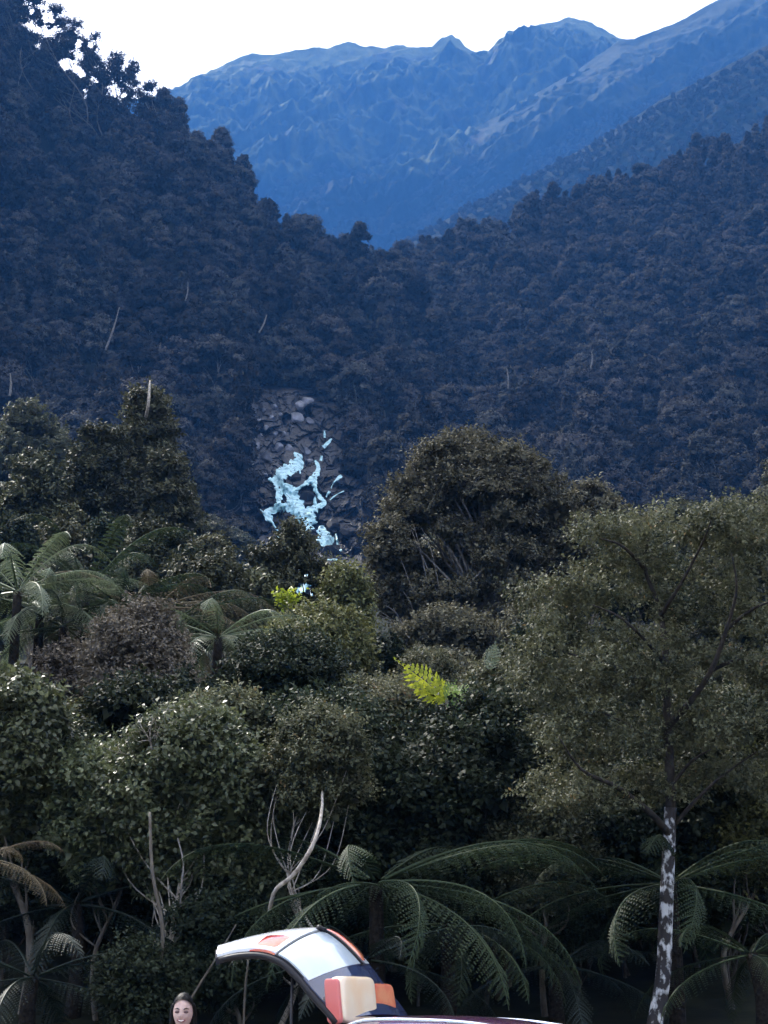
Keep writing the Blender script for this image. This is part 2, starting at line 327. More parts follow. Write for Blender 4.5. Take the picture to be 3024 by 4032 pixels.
# ------------------------------------------------------------------ foliage kit
def unit(a): return a / (np.linalg.norm(a, axis=-1, keepdims=True) + 1e-9)
def leaves_np(P, D, Nn, L, W):
    """folded diamond leaves -> verts (4n,3), quads (n,4)"""
    D = unit(D); S = unit(np.cross(D, Nn)); Nn = np.cross(S, D)
    L = np.broadcast_to(L, len(P))[:, None]; W = np.broadcast_to(W, len(P))[:, None]
    V = np.stack([P, P + D * L * .42 + S * W * .5 + Nn * W * .15, P + D * L - Nn * L * .12, P + D * L * .42 - S * W * .5 + Nn * W * .15], 1)
    return V.reshape(-1, 3), np.arange(len(P) * 4).reshape(-1, 4)
def crown_np(clumps, n, L, W, rng, per=9, twig=.35, up=.35, fill=.12, shell=(.55, 1.05), rough=.25, droop=0.0, nrm=(.6, 1.0, .55), tsp=1.0):
    """clumps: rows (x,y,z,rx,ry,rz). leaves in twigs round every clump's uneven shell"""
    C = np.asarray(clumps, float); area = (C[:, 3] * C[:, 5] + C[:, 3] * C[:, 4]) ; pr = area / area.sum()
    nt_ = max(1, n // per); ci = rng.choice(len(C), nt_, p=pr)
    d = unit(rng.normal(size=(nt_, 3))); d[:, 2] = np.where(d[:, 2] < -.35, -d[:, 2] * rng.random(nt_), d[:, 2]); d = unit(d)
    rr = rng.uniform(shell[0], shell[1], nt_) ** .7
    rr *= 1 + rough * fbm(d[:, 0] * 2.3 + ci * 7.1, d[:, 1] * 2.3, d[:, 2] * 2.3, 5, 3) * 1.6
    o = C[ci, :3] + d * C[ci, 3:6] * rr[:, None]
    td = unit(d * .8 + np.array([0, 0, up]) + rng.normal(size=(nt_, 3)) * .45)
    tl = twig * rng.uniform(.5, 1.3, nt_)
    o = np.repeat(o, per, 0); tdr = np.repeat(td, per, 0); s = np.tile(np.linspace(-.6, 1, per), nt_) * np.repeat(tl, per)
    n2 = len(o)
    side = unit(np.cross(tdr, unit(rng.normal(size=(n2, 3)))))
    P = o + tdr * s[:, None] + side * (L * .15)
    P[:, 2] -= droop * (s / twig) ** 2 * twig
    D = unit(tdr * .6 + side * 1.0 + rng.normal(size=(n2, 3)) * .25 - np.array([0, 0, droop]))
    Nn = unit(np.array([0, 0, nrm[1]]) + np.repeat(d, per, 0) * nrm[0] + rng.normal(size=(n2, 3)) * nrm[2])
    if nrm[0] > 1: D = unit(D - (D * Nn).sum(1)[:, None] * Nn * .8)
    lv = L * rng.uniform(.6, 1.25, n2); wv = W * rng.uniform(.7, 1.2, n2)
    tint = np.clip(np.repeat(rng.beta(2, 2.5, nt_), per) * .7 + rng.random(n2) * .3 + np.repeat(.35 * (rng.random(len(C))[ci] - .5), per), 0, 1); tint = .5 + (tint - .5) * tsp
    V, Q = leaves_np(P, D, Nn, lv, wv)
    nf = int(n * fill)
    if nf:
        ci = rng.choice(len(C), nf, p=pr); d = unit(rng.normal(size=(nf, 3)))
        P = C[ci, :3] + d * C[ci, 3:6] * rng.uniform(.15, .6, nf)[:, None]
        V2, Q2 = leaves_np(P, unit(rng.normal(size=(nf, 3))), unit(rng.normal(size=(nf, 3)) + d), L * 2.6, W * 3.2)
        Q = np.vstack([Q, Q2 + len(V)]); V = np.vstack([V, V2]); tint = np.concatenate([tint, rng.random(nf) * .4])
    return V, Q, tint
def env_clumps(rng, n, hw, hd, z0, z1, shape, cr, flat=.75):
    """clump centres over a crown envelope: half width hw, half depth hd, from z0 to z1"""
    out = []; H = z1 - z0; tries = 0
    while len(out) < n and tries < n * 60:
        tries += 1
        t = rng.random() ** (.8 if shape != 'cone' else 1.2); a = rng.uniform(0, 2 * math.pi)
        if shape == 'dome': w_ = math.sqrt(max(0, 1 - max(0, (t - .25) / .75) ** 2)) * (.75 + .25 * min(1, t / .25))
        elif shape == 'cone': w_ = (1 - t) ** .8 * .95 + .05
        elif shape == 'column': w_ = min(1, (1 - t) * 2.2 + .2) * .9
        else: w_ = math.sqrt(max(.02, 1 - (2 * t - 1) ** 2))
        q = rng.uniform(.35, 1) ** .5 * max(0, 1 - cr / max(hw * w_, cr * 1.2) * .6)
        c = (math.cos(a) * hw * w_ * q, math.sin(a) * hd * w_ * q, z0 + t * H)
        if all((c[0] - o[0]) ** 2 + (c[1] - o[1]) ** 2 + (c[2] - o[2]) ** 2 > (cr * .75) ** 2 for o in out) or tries > n * 40:
            s = cr * rng.uniform(.7, 1.3); out.append((*c, s, s, s * flat))
    return out
def branches(mb, rng, base, top, cl, r0, frac=.3, k=7, n=14, wob=.06, kmin=5):
    """tapered trunk from base to top with limbs out to clumps"""
    base = np.array(base, float); top = np.array(top, float); H = np.linalg.norm(top - base)
    mid_ = [base + (top - base) * t + rng.normal(size=3) * H * wob * np.array([1, 1, 0]) * (0 < t < 1) for t in (0, .3, .6, 1)]
    tr = bez(mid_, 6); rad = r0 * (1 - .82 * np.linspace(0, 1, len(tr)) ** 1.1); rad[0] *= 1.35
    mb.tube(tr, rad, k)
    idx = rng.permutation(len(cl))[:n]
    for i in idx:
        c = np.array(cl[i][:3]); zt = np.clip((c[2] - base[2]) / (top[2] - base[2]) - .22, frac, .92)
        j = int(zt * (len(tr) - 1)); a = tr[j]
        m_ = a * .5 + c * .5 + np.array([0, 0, -.08 * np.linalg.norm(c - a)]) + rng.normal(size=3) * .04 * H
        pts = bez([a, m_, c], 5); mb.tube(pts, np.linspace(rad[j] * .55, max(.006, r0 * .07), len(pts)), kmin, False)
HOLES = []      # (px, py, radius px): gaps through crowns where the photograph shows light or water behind
def prune(V, Q, tint, off, holes):
    if not holes: return V, Q, tint
    c = V.reshape(-1, 4, 3).mean(1) + off; x, y = proj(c); keep = np.ones(len(c), bool)
    for hx, hy, hr in holes:
        keep &= (x - hx) ** 2 + (y - hy) ** 2 > (hr * (1 + .35 * vnoise(x / 14, y / 14, 0, 3))) ** 2
    V = V.reshape(-1, 4, 3)[keep].reshape(-1, 3); return V, np.arange(len(V)).reshape(-1, 4), tint[keep]
def make_tree(name, label, cat, px, ytop, ybot, hwpx, d, mat, seed, nl, L, W, shape='dome', ncl=22, cr=None, bark='bark', trunk_r=.12,
              group=None, per=9, twig=.35, flat=.75, holes=None, up=.35, depth=.85, lean=0, fill=.12, limbs=14, base_px=None, extra=None, droop=0., rough=.25, nrm=(.8, .8, .45), tsp=1.0):
    rng = np.random.default_rng(seed)
    top = at(px, ytop, d); bot = at(px, ybot, d); hw = hwpx / pxm(d)
    bx = at(base_px if base_px else px, 3900, d)[0]; by = d
    gz = float(terr(np.array(bx), np.array(by)))
    root = thing(name, label, cat, (bx, by, gz), group)
    off = np.array([bx, by, gz]); cx = top[0] - bx
    cr = cr or hw * .3
    cl = env_clumps(rng, ncl, hw - cr * .5, hw * depth, bot[2] - gz + cr * .5, top[2] - gz - cr * flat * .8, shape, cr, flat)
    cl = [(c[0] + cx, *c[1:]) for c in cl]
    if extra: cl += [(*(at(ex, ey, d + dd) - off), er, er, er * .7) for ex, ey, dd, er in extra]
    V, Q, tn = crown_np(cl, nl, L, W, rng, per, twig, up, fill, droop=droop, rough=rough, nrm=nrm, tsp=tsp)
    V, Q, tn = prune(V, Q, tn, off, holes)
    mb = MB(); branches(mb, rng, (0, 0, -.4), (cx, 0, (top[2] - gz) * .9), cl, trunk_r, n=limbs)
    mb.build('trunk', M[bark], root)
    link('crown', mesh_np(name + '_crown', V, Q, M[mat], {'tint': ('FACE', tn)}), root)
    return root

# ------------------------------------------------------------------ words for where a tree stands
def rel_words(x, y, marks):
    b = min(marks, key=lambda m: math.hypot(x - m[1], y - m[2])); dx, dy = x - b[1], y - b[2]; D = math.hypot(dx, dy)
    dist = 'just ' if D < 110 else ('' if D < 240 else 'far ')
    v = 'above' if dy < 0 else 'below'; h = 'left of' if dx < 0 else 'right of'
    if abs(dx) < .4 * abs(dy): w_ = v
    elif abs(dy) < .4 * abs(dx): w_ = h
    else: w_ = v + ' and ' + h
    return dist + w_ + ' ' + b[0]
HILLM = [('the spired conifer', 600, 1500), ('the waterfall rocks', 1150, 1580), ('the valley notch', 1480, 1040), ('the domed brown tree', 1870, 1690), ('the pale dead trunk on the right', 2325, 1420),
         ('the leaning dead trunk', 440, 1290), ('the hazy left tree', 110, 1620), ('the pale-trunked tree crown', 2700, 1980), ('the white water', 1230, 2000), ('the left ridge corner', 600, 400), ('the right ridge', 2800, 750)]
NEARM = [('the yellow fern', 1640, 2650), ('the curved branch', 1230, 3300), ('the pale trunk', 2640, 3500), ('the mauve-brown crown', 560, 2600), ('the glossy left bush', 80, 2850), ('the blackish bush', 1130, 2750),
         ('the large tree fern', 1440, 3460), ('the open hatch', 1150, 3750), ('the thin pale trunk', 620, 3500), ('the domed brown tree', 1870, 2300), ('the right picture edge', 2980, 3000), ('the left picture edge', 30, 3400)]
# ------------------------------------------------------------------ hillside forest
rngH = np.random.default_rng(77)
PROTO = []
for i in range(9):
    rg = np.random.default_rng(200 + i)
    shape = ['dome', 'dome', 'ball', 'dome', 'cone', 'dome', 'ball', 'column', 'dome'][i]
    hw = [4.2, 3.6, 3.9, 4.6, 2.8, 3.8, 3.4, 2.6, 4.4][i]; H = [10, 11, 9.5, 11, 13, 10, 10.5, 13, 9][i]
    cr = hw * .34
    cl = env_clumps(rg, 20, hw - cr * .4, hw - cr * .4, H * .3, H - cr * .6, shape, cr, .58)
    V, Q, tn = crown_np(cl, 5200, .40, .30, rg, 8, .45, .35, .12, rough=.12, nrm=(1.7, .35, .28), tsp=.55)
    cm = mesh_np('hill_crown', V, Q, M['leaf_hill'], {'tint': ('FACE', tn)})
    mb = MB(); branches(mb, rg, (0, 0, -2.5), (0, 0, H * .85), cl, .22, n=7, k=6, kmin=4)
    PROTO.append((cm, mb.mesh('hill_trunk', M['bark_grey']), H))
for i in range(4):
    rg = np.random.default_rng(260 + i); hw = [4.0, 3.4, 4.4, 3.0][i]; H = [10, 11, 9.5, 12][i]; cr = hw * .3
    cl = env_clumps(rg, 30, hw - cr * .4, hw - cr * .4, H * .25, H - cr * .6, ['dome', 'ball', 'dome', 'cone'][i], cr, .6)
    V, Q, tn = crown_np(cl, 19000, .21, .15, rg, 9, .35, .4, .1, rough=.25, nrm=(1.3, .5, .35), tsp=.7)
    cm = mesh_np('slope_crown', V, Q, M['leaf_pod'], {'tint': ('FACE', tn)})
    mb = MB(); branches(mb, rg, (0, 0, -2.5), (0, 0, H * .85), cl, .2, n=10, k=6, kmin=4)
    PROTO.append((cm, mb.mesh('slope_trunk', M['bark_grey']), H))
ROCKPOLY = np.array([(985, 1760), (980, 1660), (1040, 1580), (1120, 1560), (1230, 1560), (1265, 1640), (1310, 1720), (1330, 1830), (1350, 1900), (1370, 2050), (1400, 2200), (1400, 2400), (1000, 2400), (1020, 2250), (1040, 2080), (1000, 1950), (1030, 1860)], float)
def inpoly(x, y, P):
    r = np.zeros(np.shape(x), bool); n = len(P)
    for i in range(n):
        x0, y0 = P[i]; x1, y1 = P[(i + 1) % n]
        c = (y0 > y) != (y1 > y); r ^= c & (x < (x1 - x0) * (y - y0) / (y1 - y0 + 1e-9) + x0)
    return r
pts = []
r = 95.0
while r < 1080:
    s = 8.6
    th = np.arange(-17.5, 17.5, math.degrees(s / r)); th = th + rngH.uniform(-.42, .42, len(th)) * math.degrees(s / r)
    rr = r + rngH.uniform(-.42, .42, len(th)) * s
    pts.append(np.stack([rr * np.sin(np.radians(th)), rr * np.cos(np.radians(th)), rr], 1)); r += s
pts = np.vstack(pts)
z = terr(pts[:, 0], pts[:, 1])
# keep what the camera (and a camera a step aside) can see of the slopes: drop trees far below their own skyline
th = np.degrees(np.arctan2(pts[:, 0], pts[:, 1])); te = (z - CAMZ) / pts[:, 2]
o = np.argsort(pts[:, 2]); best = np.full(int(36 / .1) + 2, -1.0); keep = np.zeros(len(pts), bool)
for i in o:
    b = int(np.clip((th[i] + 18) / .1, 0, len(best) - 5))
    lo = best[max(b - 3, 0):b + 4].min()
    if te[i] + 11 / pts[i, 2] > lo - .004: keep[i] = True
    best[b] = max(best[b], te[i])
sx, sy = proj(np.stack([pts[:, 0], pts[:, 1], z + 5], 1)); sc = F / pts[:, 2] * 4.0
keep &= (sx > -260) & (sx < 3290)
inr = np.zeros(len(pts), bool)
for dx, dy in ((0, 0), (-1, 0), (1, 0), (0, -1.3), (0, .9)): inr |= inpoly(sx + dx * sc * .8, sy + dy * sc * .8, ROCKPOLY)
keep &= ~inr
pts, z, sx, sy = pts[keep], z[keep], sx[keep], sy[keep]
N = len(pts); vi = np.where(pts[:, 2] < 260, rngH.integers(9, 13, N), rngH.integers(0, 9, N)); rot = rngH.uniform(0, 6.28, N); scl = rngH.uniform(1.0, 2.0, N) * np.interp(pts[:, 2], [0, 240, 300], [.5, .55, 1]); z = z + rngH.uniform(-2.5, 2.0, N)
# visible size order: nearest first, inside the frame and above the foreground bush
inf = (sx > 0) & (sx < 3024) & (sy < 2250) & (pts[:, 2] > 150)
order = np.argsort(np.where(inf, pts[:, 2], 1e6)); NIND = 290
ind = order[:NIND]; rest = order[NIND:]
KIND = ['broad domed', 'tall domed', 'rounded', 'wide spreading', 'narrow pointed', 'bushy domed', 'ball-shaped', 'slender columnar', 'low spreading', 'olive domed', 'olive rounded', 'olive spreading', 'olive conical']
SZ = lambda v: 'small' if v < 1.1 else ('mid-sized' if v < 1.4 else 'large')
for q, i in enumerate(ind):
    cm, tm, H = PROTO[vi[i]]; k = vi[i]
    t = thing('forest_tree', '%s %s tree %s' % (SZ(scl[i]), KIND[k], rel_words(sx[i], sy[i], HILLM)), 'tree', (pts[i, 0], pts[i, 1], z[i]),
              'forest trees on the hazy hillsides')
    t.rotation_euler = (0, 0, rot[i]); t.scale = (scl[i],) * 3
    link('trunk', tm, t); link('crown', cm, t)
def gn_instances(name, P, rotz, scale, idx, objs):
    me = bpy.data.meshes.new(name); me.vertices.add(len(P)); me.vertices.foreach_set('co', np.asarray(P, np.float32).ravel())
    for nm, ty, ar in (('rz', 'FLOAT', rotz), ('sc', 'FLOAT', scale)):
        a = me.attributes.new(nm, ty, 'POINT'); a.data.foreach_set('value', np.asarray(ar, np.float32))
    a = me.attributes.new('vi', 'INT', 'POINT'); a.data.foreach_set('value', np.asarray(idx, np.int32))
    ob = link(name, me); ng = bpy.data.node_groups.new(name, 'GeometryNodeTree')
    ng.interface.new_socket('Geometry', in_out='INPUT', socket_type='NodeSocketGeometry'); ng.interface.new_socket('Geometry', in_out='OUTPUT', socket_type='NodeSocketGeometry')
    G = ng.nodes.new; gi = G('NodeGroupInput'); go = G('NodeGroupOutput')
    mp = G('GeometryNodeMeshToPoints'); ng.links.new(gi.outputs[0], mp.inputs[0])
    def attr(nm, ty):
        n = G('GeometryNodeInputNamedAttribute'); n.data_type = ty; n.inputs['Name'].default_value = nm
        return [s for s in n.outputs if s.enabled and s.name == 'Attribute'][0]
    av, ar, as_ = attr('vi', 'INT'), attr('rz', 'FLOAT'), attr('sc', 'FLOAT')
    cx = G('ShaderNodeCombineXYZ'); ng.links.new(ar, cx.inputs[2])
    jg = G('GeometryNodeJoinGeometry')
    for src in objs[::-1]:
        oi = G('GeometryNodeObjectInfo'); oi.inputs['Object'].default_value = src; oi.inputs['As Instance'].default_value = True
        ng.links.new(oi.outputs['Geometry'], jg.inputs[0])
    ip = G('GeometryNodeInstanceOnPoints'); ip.inputs['Pick Instance'].default_value = True
    ng.links.new(mp.outputs[0], ip.inputs['Points']); ng.links.new(jg.outputs[0], ip.inputs['Instance']); ng.links.new(av, ip.inputs['Instance Index'])
    ng.links.new(cx.outputs[0], ip.inputs['Rotation']); ng.links.new(as_, ip.inputs['Scale']); ng.links.new(ip.outputs[0], go.inputs[0])
    md = ob.modifiers.new('scatter', 'NODES'); md.node_group = ng
    return ob
SRC = [bpy.data.objects.new('crown_source', p[0]) for p in PROTO]
ob = gn_instances('forest', np.stack([pts[rest, 0], pts[rest, 1], z[rest]], 1), rot[rest], scl[rest], vi[rest], SRC)
tag(ob, 'dense dark bush covering both sides of the valley behind the nearer trees', 'forest', kind='stuff')
# canopy on the mountains beyond
def far_canopy(name, data, spacing, size, seed, label, tmax=2):
    x, y, zz, cov, T, tcv = data; rg = np.random.default_rng(seed)
    ok = (cov > .6) & (np.abs(T) < 15.5) & (tcv < min(tmax, .97))
    iy, ix = np.nonzero(ok); P = np.stack([x[iy, ix], y[iy, ix], zz[iy, ix]], 1)
    pr = proj(P); vis = (pr[0] > -200) & (pr[0] < 3230) & (pr[1] < 1200); P = P[vis]
    # thin to the wanted spacing on a jittered lattice
    key = np.floor(P[:, :2] / spacing + rg.uniform(-.15, .15, (len(P), 2))).astype(int); _, u = np.unique(key[:, 0] * 100003 + key[:, 1], return_index=True)
    P = P[u] + rg.normal(size=(len(u), 3)) * spacing * .25; P[:, 2] -= size * 2
    n = len(P)
    ob = gn_instances(name, P, rg.uniform(0, 6.28, n), size * rg.uniform(.7, 1.3, n), rg.choice([0, 1, 2, 3, 5, 6, 8], n), SRC)
    tag(ob, label, 'forest', kind='stuff'); return n
n1 = far_canopy('mountain_forest', mid, 7, .8, 5, 'far blue forest on the slope right of the valley')
n2 = far_canopy('mountain_forest', far, 12, 1.3, 6, 'distant blue forest on the lower slopes of the far mountain')
n3 = far_canopy('mountain_forest', spur, 9, 1.1, 8, 'distant blue forest below the pale grassy spur')
print('HILL', N, n1, n2, n3)

# ------------------------------------------------------------------ rock face and waterfall
def surf(px, py):
    """distance where the sight line meets the hillside (coarse march)"""
    px = np.asarray(px, float); py = np.asarray(py, float); x, y, zz = ray(px, py)
    d = np.full(px.shape, 640.0)
    for dd in np.arange(640, 150, -2.0):
        k = dd / y; under = (CAMZ + zz * k) < terr(x * k, y * k); d = np.where(under, dd, d)
    return d
gx = np.linspace(900, 1470, 96); gy = np.linspace(1490, 2560, 170); GX, GY = np.meshgrid(gx, gy)
DS = surf(GX, GY)
DSm = DS.copy()
for _ in range(6): DSm[1:-1, 1:-1] = (DSm[1:-1, 1:-1] * 2 + DSm[:-2, 1:-1] + DSm[2:, 1:-1] + DSm[1:-1, :-2] + DSm[1:-1, 2:]) / 6
def blocks(u, v, seed):
    """broken blocks: nearest feature point gives each block its own offset and tilt"""
    iu, iv = np.floor(u), np.floor(v); bd = np.full(u.shape, 9.0); o = np.zeros(u.shape); b2 = bd.copy()
    for a in (-1, 0, 1):
        for b in (-1, 0, 1):
            cu, cv = iu + a, iv + b; z0 = cu * 0
            fu = cu + _hash(cu, cv, z0, seed); fv = cv + _hash(cu, cv, z0, seed + 1); dd = np.hypot(u - fu, v - fv)
            val = _hash(cu, cv, z0, seed + 2) * 2 - 1 + (u - fu) * (_hash(cu, cv, z0, seed + 3) - .5) * 3 + (v - fv) * (_hash(cu, cv, z0, seed + 4) - .2) * 2.2
            n = dd < bd; b2 = np.where(n, bd, np.minimum(b2, dd)); o = np.where(n, val, o); bd = np.where(n, dd, bd)
    return o - np.clip(.10 - (b2 - bd), 0, .10) * 4
def rock_d(px, py, water=False):
    fx = np.clip((np.asarray(px, float) - 900) / 570 * 95, 0, 94.99); fy = np.clip((np.asarray(py, float) - 1490) / 1070 * 169, 0, 168.99)
    i = fx.astype(int); j = fy.astype(int); a = fx - i; b = fy - j
    d = (DSm[j, i] * (1 - a) + DSm[j, i + 1] * a) * (1 - b) + (DSm[j + 1, i] * (1 - a) + DSm[j + 1, i + 1] * a) * b
    n = fbm(px / 90.0, py / 75.0, 0, 60, 2, True); st = np.abs(((py / 95.0 + .7 * vnoise(px / 60.0, py / 200.0, 0, 8)) % 1) - .5)
    edge = np.clip(np.minimum(np.minimum(px - 915, 1465 - px) / 40.0, (py - 1500) / 40.0), 0, 1)
    if water: return d * .97 - (n * 2.5 + st * 5) * edge - 3.4
    wx = px + 22 * vnoise(px / 40.0, py / 40.0, 0, 71) + 5 * vnoise(px / 9.0, py / 9.0, 0, 73); wy = py + 22 * vnoise(px / 40.0, py / 40.0, 0, 72)
    bk = blocks(wx / 75.0, wy / 52.0, 5) * 2.6 + blocks(wx / 30.0, wy / 22.0, 9) * 1.1 + fbm(px / 9.0, py / 7.0, 0, 74, 3) * .8
    return d * .97 - (n * 2.5 + st * 5 + np.minimum(bk, 2.6)) * edge + (1 - edge) * 12
RD = rock_d(GX, GY); X, Y, Z = ray(GX, GY); K = RD / Y
P = np.stack([X * K, RD, CAMZ + Z * K], -1)
mb = MB(); mb.grid(P[::-1]); RGX, RGY = np.meshgrid(np.linspace(900, 1470, 210), np.linspace(1490, 2560, 340)); RD = rock_d(RGX, RGY); X, Y, Z = ray(RGX, RGY); K = RD / Y
mb = MB(); mb.grid(np.stack([X * K, RD, CAMZ + Z * K], -1)[::-1])
tag(mb.build('rock_face', M['rock'], smooth=False), kind='structure')
def zc(a): return [(900 + x / 2.328, 1500 + y / 2.328, w_ / 2.328) for x, y, w_ in a]
STR = [[(600, 655, 25), (640, 700, 70), (630, 760, 95), (570, 800, 125), (505, 850, 120), (430, 900, 80), (362, 903, 22)],
       [(640, 740, 40), (650, 800, 30), (655, 850, 10)],
       [(430, 900, 70), (470, 960, 90), (470, 1040, 60), (455, 1110, 50), (440, 1150, 40)],
       [(480, 960, 60), (545, 975, 70), (590, 1030, 95), (630, 1110, 105), (655, 1190, 100), (670, 1260, 85), (690, 1310, 60)],
       [(520, 1000, 50), (560, 1080, 60), (560, 1140, 70)],
       [(395, 1295, 25), (365, 1250, 75), (350, 1205, 60), (420, 1180, 75), (510, 1155, 75), (590, 1180, 75), (640, 1235, 70), (680, 1290, 60)],
       [(290, 1175, 8), (345, 1235, 18), (400, 1300, 22), (450, 1375, 14)],
       [(600, 1005, 30), (680, 960, 30), (740, 925, 60), (790, 875, 70), (822, 815, 38), (815, 770, 30), (792, 728, 24)],
       [(775, 925, 55), (800, 1000, 45), (835, 1060, 36), (882, 1118, 34), (830, 1150, 50), (760, 1190, 100), (740, 1250, 140), (750, 1320, 110)],
       [(790, 1060, 20), (795, 1110, 30), (800, 1140, 14)],
       [(760, 1320, 90), (700, 1380, 55), (650, 1455, 35)],
       [(845, 1325, 40), (855, 1380, 100), (880, 1430, 140), (900, 1468, 130), (800, 1460, 20)],
       [(510, 1360, 40), (485, 1410, 75), (465, 1470, 55), (465, 1510, 25)],
       [(555, 1395, 40), (600, 1385, 55), (645, 1390, 40)],
       [(945, 528, 16), (905, 570, 34), (868, 608, 32)], [(880, 455, 14), (882, 520, 18)], [(852, 685, 26), (845, 732, 24)],
       [(1035, 865, 24), (1008, 890, 34), (960, 940, 8), (940, 985, 10)], [(925, 1010, 28), (895, 1065, 14)], [(1060, 1010, 14), (980, 1050, 14), (930, 1090, 10)],
       [(985, 1400, 16), (1000, 1500, 22)], [(860, 1640, 12), (1000, 1640, 22)], [(1040, 1550, 26), (1020, 1560, 20)],
       [(655, 1690, 45), (658, 1750, 45)], [(705, 1770, 40), (730, 1800, 30)], [(730, 1850, 60), (690, 1900, 85), (625, 1940, 40)], [(765, 1920, 26), (765, 1980, 26)], [(745, 2020, 40), (700, 2060, 60), (680, 2075, 30)]]
mb = MB()
for si, s in enumerate(STR):
    a = bez(np.array(zc(s)), 12); rg = np.random.default_rng(si)
    tg = np.gradient(a[:, :2], axis=0); tg /= np.linalg.norm(tg, axis=1)[:, None] + 1e-9; nr = np.stack([-tg[:, 1], tg[:, 0]], 1)
    us = np.linspace(-.5, .5, 9); G = np.zeros((len(a), 9, 3))
    for j, u in enumerate(us):
        ww = a[:, 2] * (1.02 + .4 * vnoise(a[:, 0] / 9, a[:, 1] / 9, (u > 0) * 9.0 + si, 4))
        qx = a[:, 0] + nr[:, 0] * ww * u; qy = a[:, 1] + nr[:, 1] * ww * u
        dd = rock_d(qx, qy, True) - .9 * (1 - (2 * u) ** 2) - .5 * vnoise(qx / 5, qy / 8, 0, 31)
        x, y, zz = ray(qx, qy); G[:, j] = np.stack([x * dd / y, dd, CAMZ + zz * dd / y], -1)
    mb.grid(G); k_ = (len(a) - 1) * 8; fl = mb.f[-k_:]; del mb.f[-k_:]
    for qi, q_ in enumerate(fl):
        r_, c_ = divmod(qi, 8)
        if a[r_, 2] < 18 or vnoise(a[r_, 0] / 7 + c_ * 1.1, a[r_, 1] / 11, 0, 44 + si) < (.80 if 0 < c_ < 7 else .42): mb.f.append(q_)
wt = mb.build('waterfall', M['water']); tag(wt, kind='structure')
def boulder_mesh(rg, r, sq=(1, 1, .8)):
    n = 12; a = np.linspace(0, math.pi, n); b = np.linspace(0, 2 * math.pi, 2 * n, endpoint=False)
    A, B = np.meshgrid(a, b, indexing='ij'); D = np.stack([np.sin(A) * np.cos(B), np.sin(A) * np.sin(B), np.cos(A)], -1)
    # planar facets
    rr = np.full(A.shape, 1.25)
    for k in range(11):
        nn = unit(rg.normal(size=3)); dd = rg.uniform(.62, 1.0); c = D @ nn; rr = np.where(c > .05, np.minimum(rr, dd / np.maximum(c, .05)), rr)
    V = (D * rr[..., None] * r * np.array(sq)).reshape(-1, 3); m2 = 2 * n
    Q = [(i * m2 + j, (i + 1) * m2 + j, (i + 1) * m2 + (j + 1) % m2, i * m2 + (j + 1) % m2) for i in range(n - 1) for j in range(m2)]
    me = bpy.data.meshes.new('boulder'); me.from_pydata(V.tolist(), [], Q); me.materials.append(M['boulder']); me.update(); return me
BLD = [(620, 350, 62, 'large pale pointed boulder in the middle of the rock pile above the waterfall'),
       (655, 230, 52, 'pale slanting boulder high on the rock face above the waterfall'), (720, 190, 55, 'rounded boulder at the very top of the waterfall rocks'),
       (425, 235, 30, 'small pale boulder at the upper left of the rock face'), (320, 265, 20, None), (275, 360, 26, 'small whitish boulder on the left edge of the rock face'),
       (265, 430, 22, None), (345, 430, 24, None), (400, 330, 24, None), (480, 310, 26, None), (200, 505, 22, None), (300, 500, 24, None), (430, 490, 26, None), (510, 485, 24, None),
       (265, 590, 30, 'flat grey boulder low on the left of the rock face'), (460, 610, 38, None), (350, 700, 46, 'pale angular boulder just left of the top of the falls'),
       (720, 650, 34, 'grey boulder directly above the thin right-hand cascade'), (740, 380, 40, None), (775, 520, 50, 'tall dark boulder beside the upper right of the rock pile'), (560, 620, 36, None), (740, 730, 32, 'wet boulder between the two cascades'),
       (240, 690, 22, None), (330, 860, 26, None), (620, 900, 55, 'dark wet boulder inside the upper loop of the falls'), (715, 1080, 65, 'large black boulder framed by white water'),
       (525, 1260, 62, 'dark boulder under the arching left cascade'), (900, 1570, 70, 'broad dark boulder right of the foot of the falls'), (960, 1330, 60, 'bluish wet slab right of the falls'), (1080, 1400, 55, 'dark boulder at the right edge of the gully')]
for i, (bx, by, br, lb) in enumerate(BLD):
    rg = np.random.default_rng(300 + i); px, py = 900 + bx / 2.328, 1500 + by / 2.328
    d = float(rock_d(np.array(px), np.array(py))); rad = br / 2.328 / pxm(d)
    big = i in (24, 25, 26, 27, 28, 29)
    o = link('boulder', boulder_mesh(rg, rad, (1, .7, rg.uniform(.7, 1.1))), None, at(px, py, d + (-2.6 - rad * .2 if not big else -1.8 + rad * .3)))
    if big or br > 49 and i > 18: o.data.materials.clear(); o.data.materials.append(M['rock'])
    o.rotation_euler = tuple(rg.uniform(-.4, .4, 3))
    tag(o, lb or 'small grey boulder ' + rel_words(px, py, [('the large pointed boulder', 1166, 1650), ('the top water', 1165, 1785), ('the whitish edge boulder', 1018, 1655)]), 'boulder', None if lb else 'small boulders on the rock face')

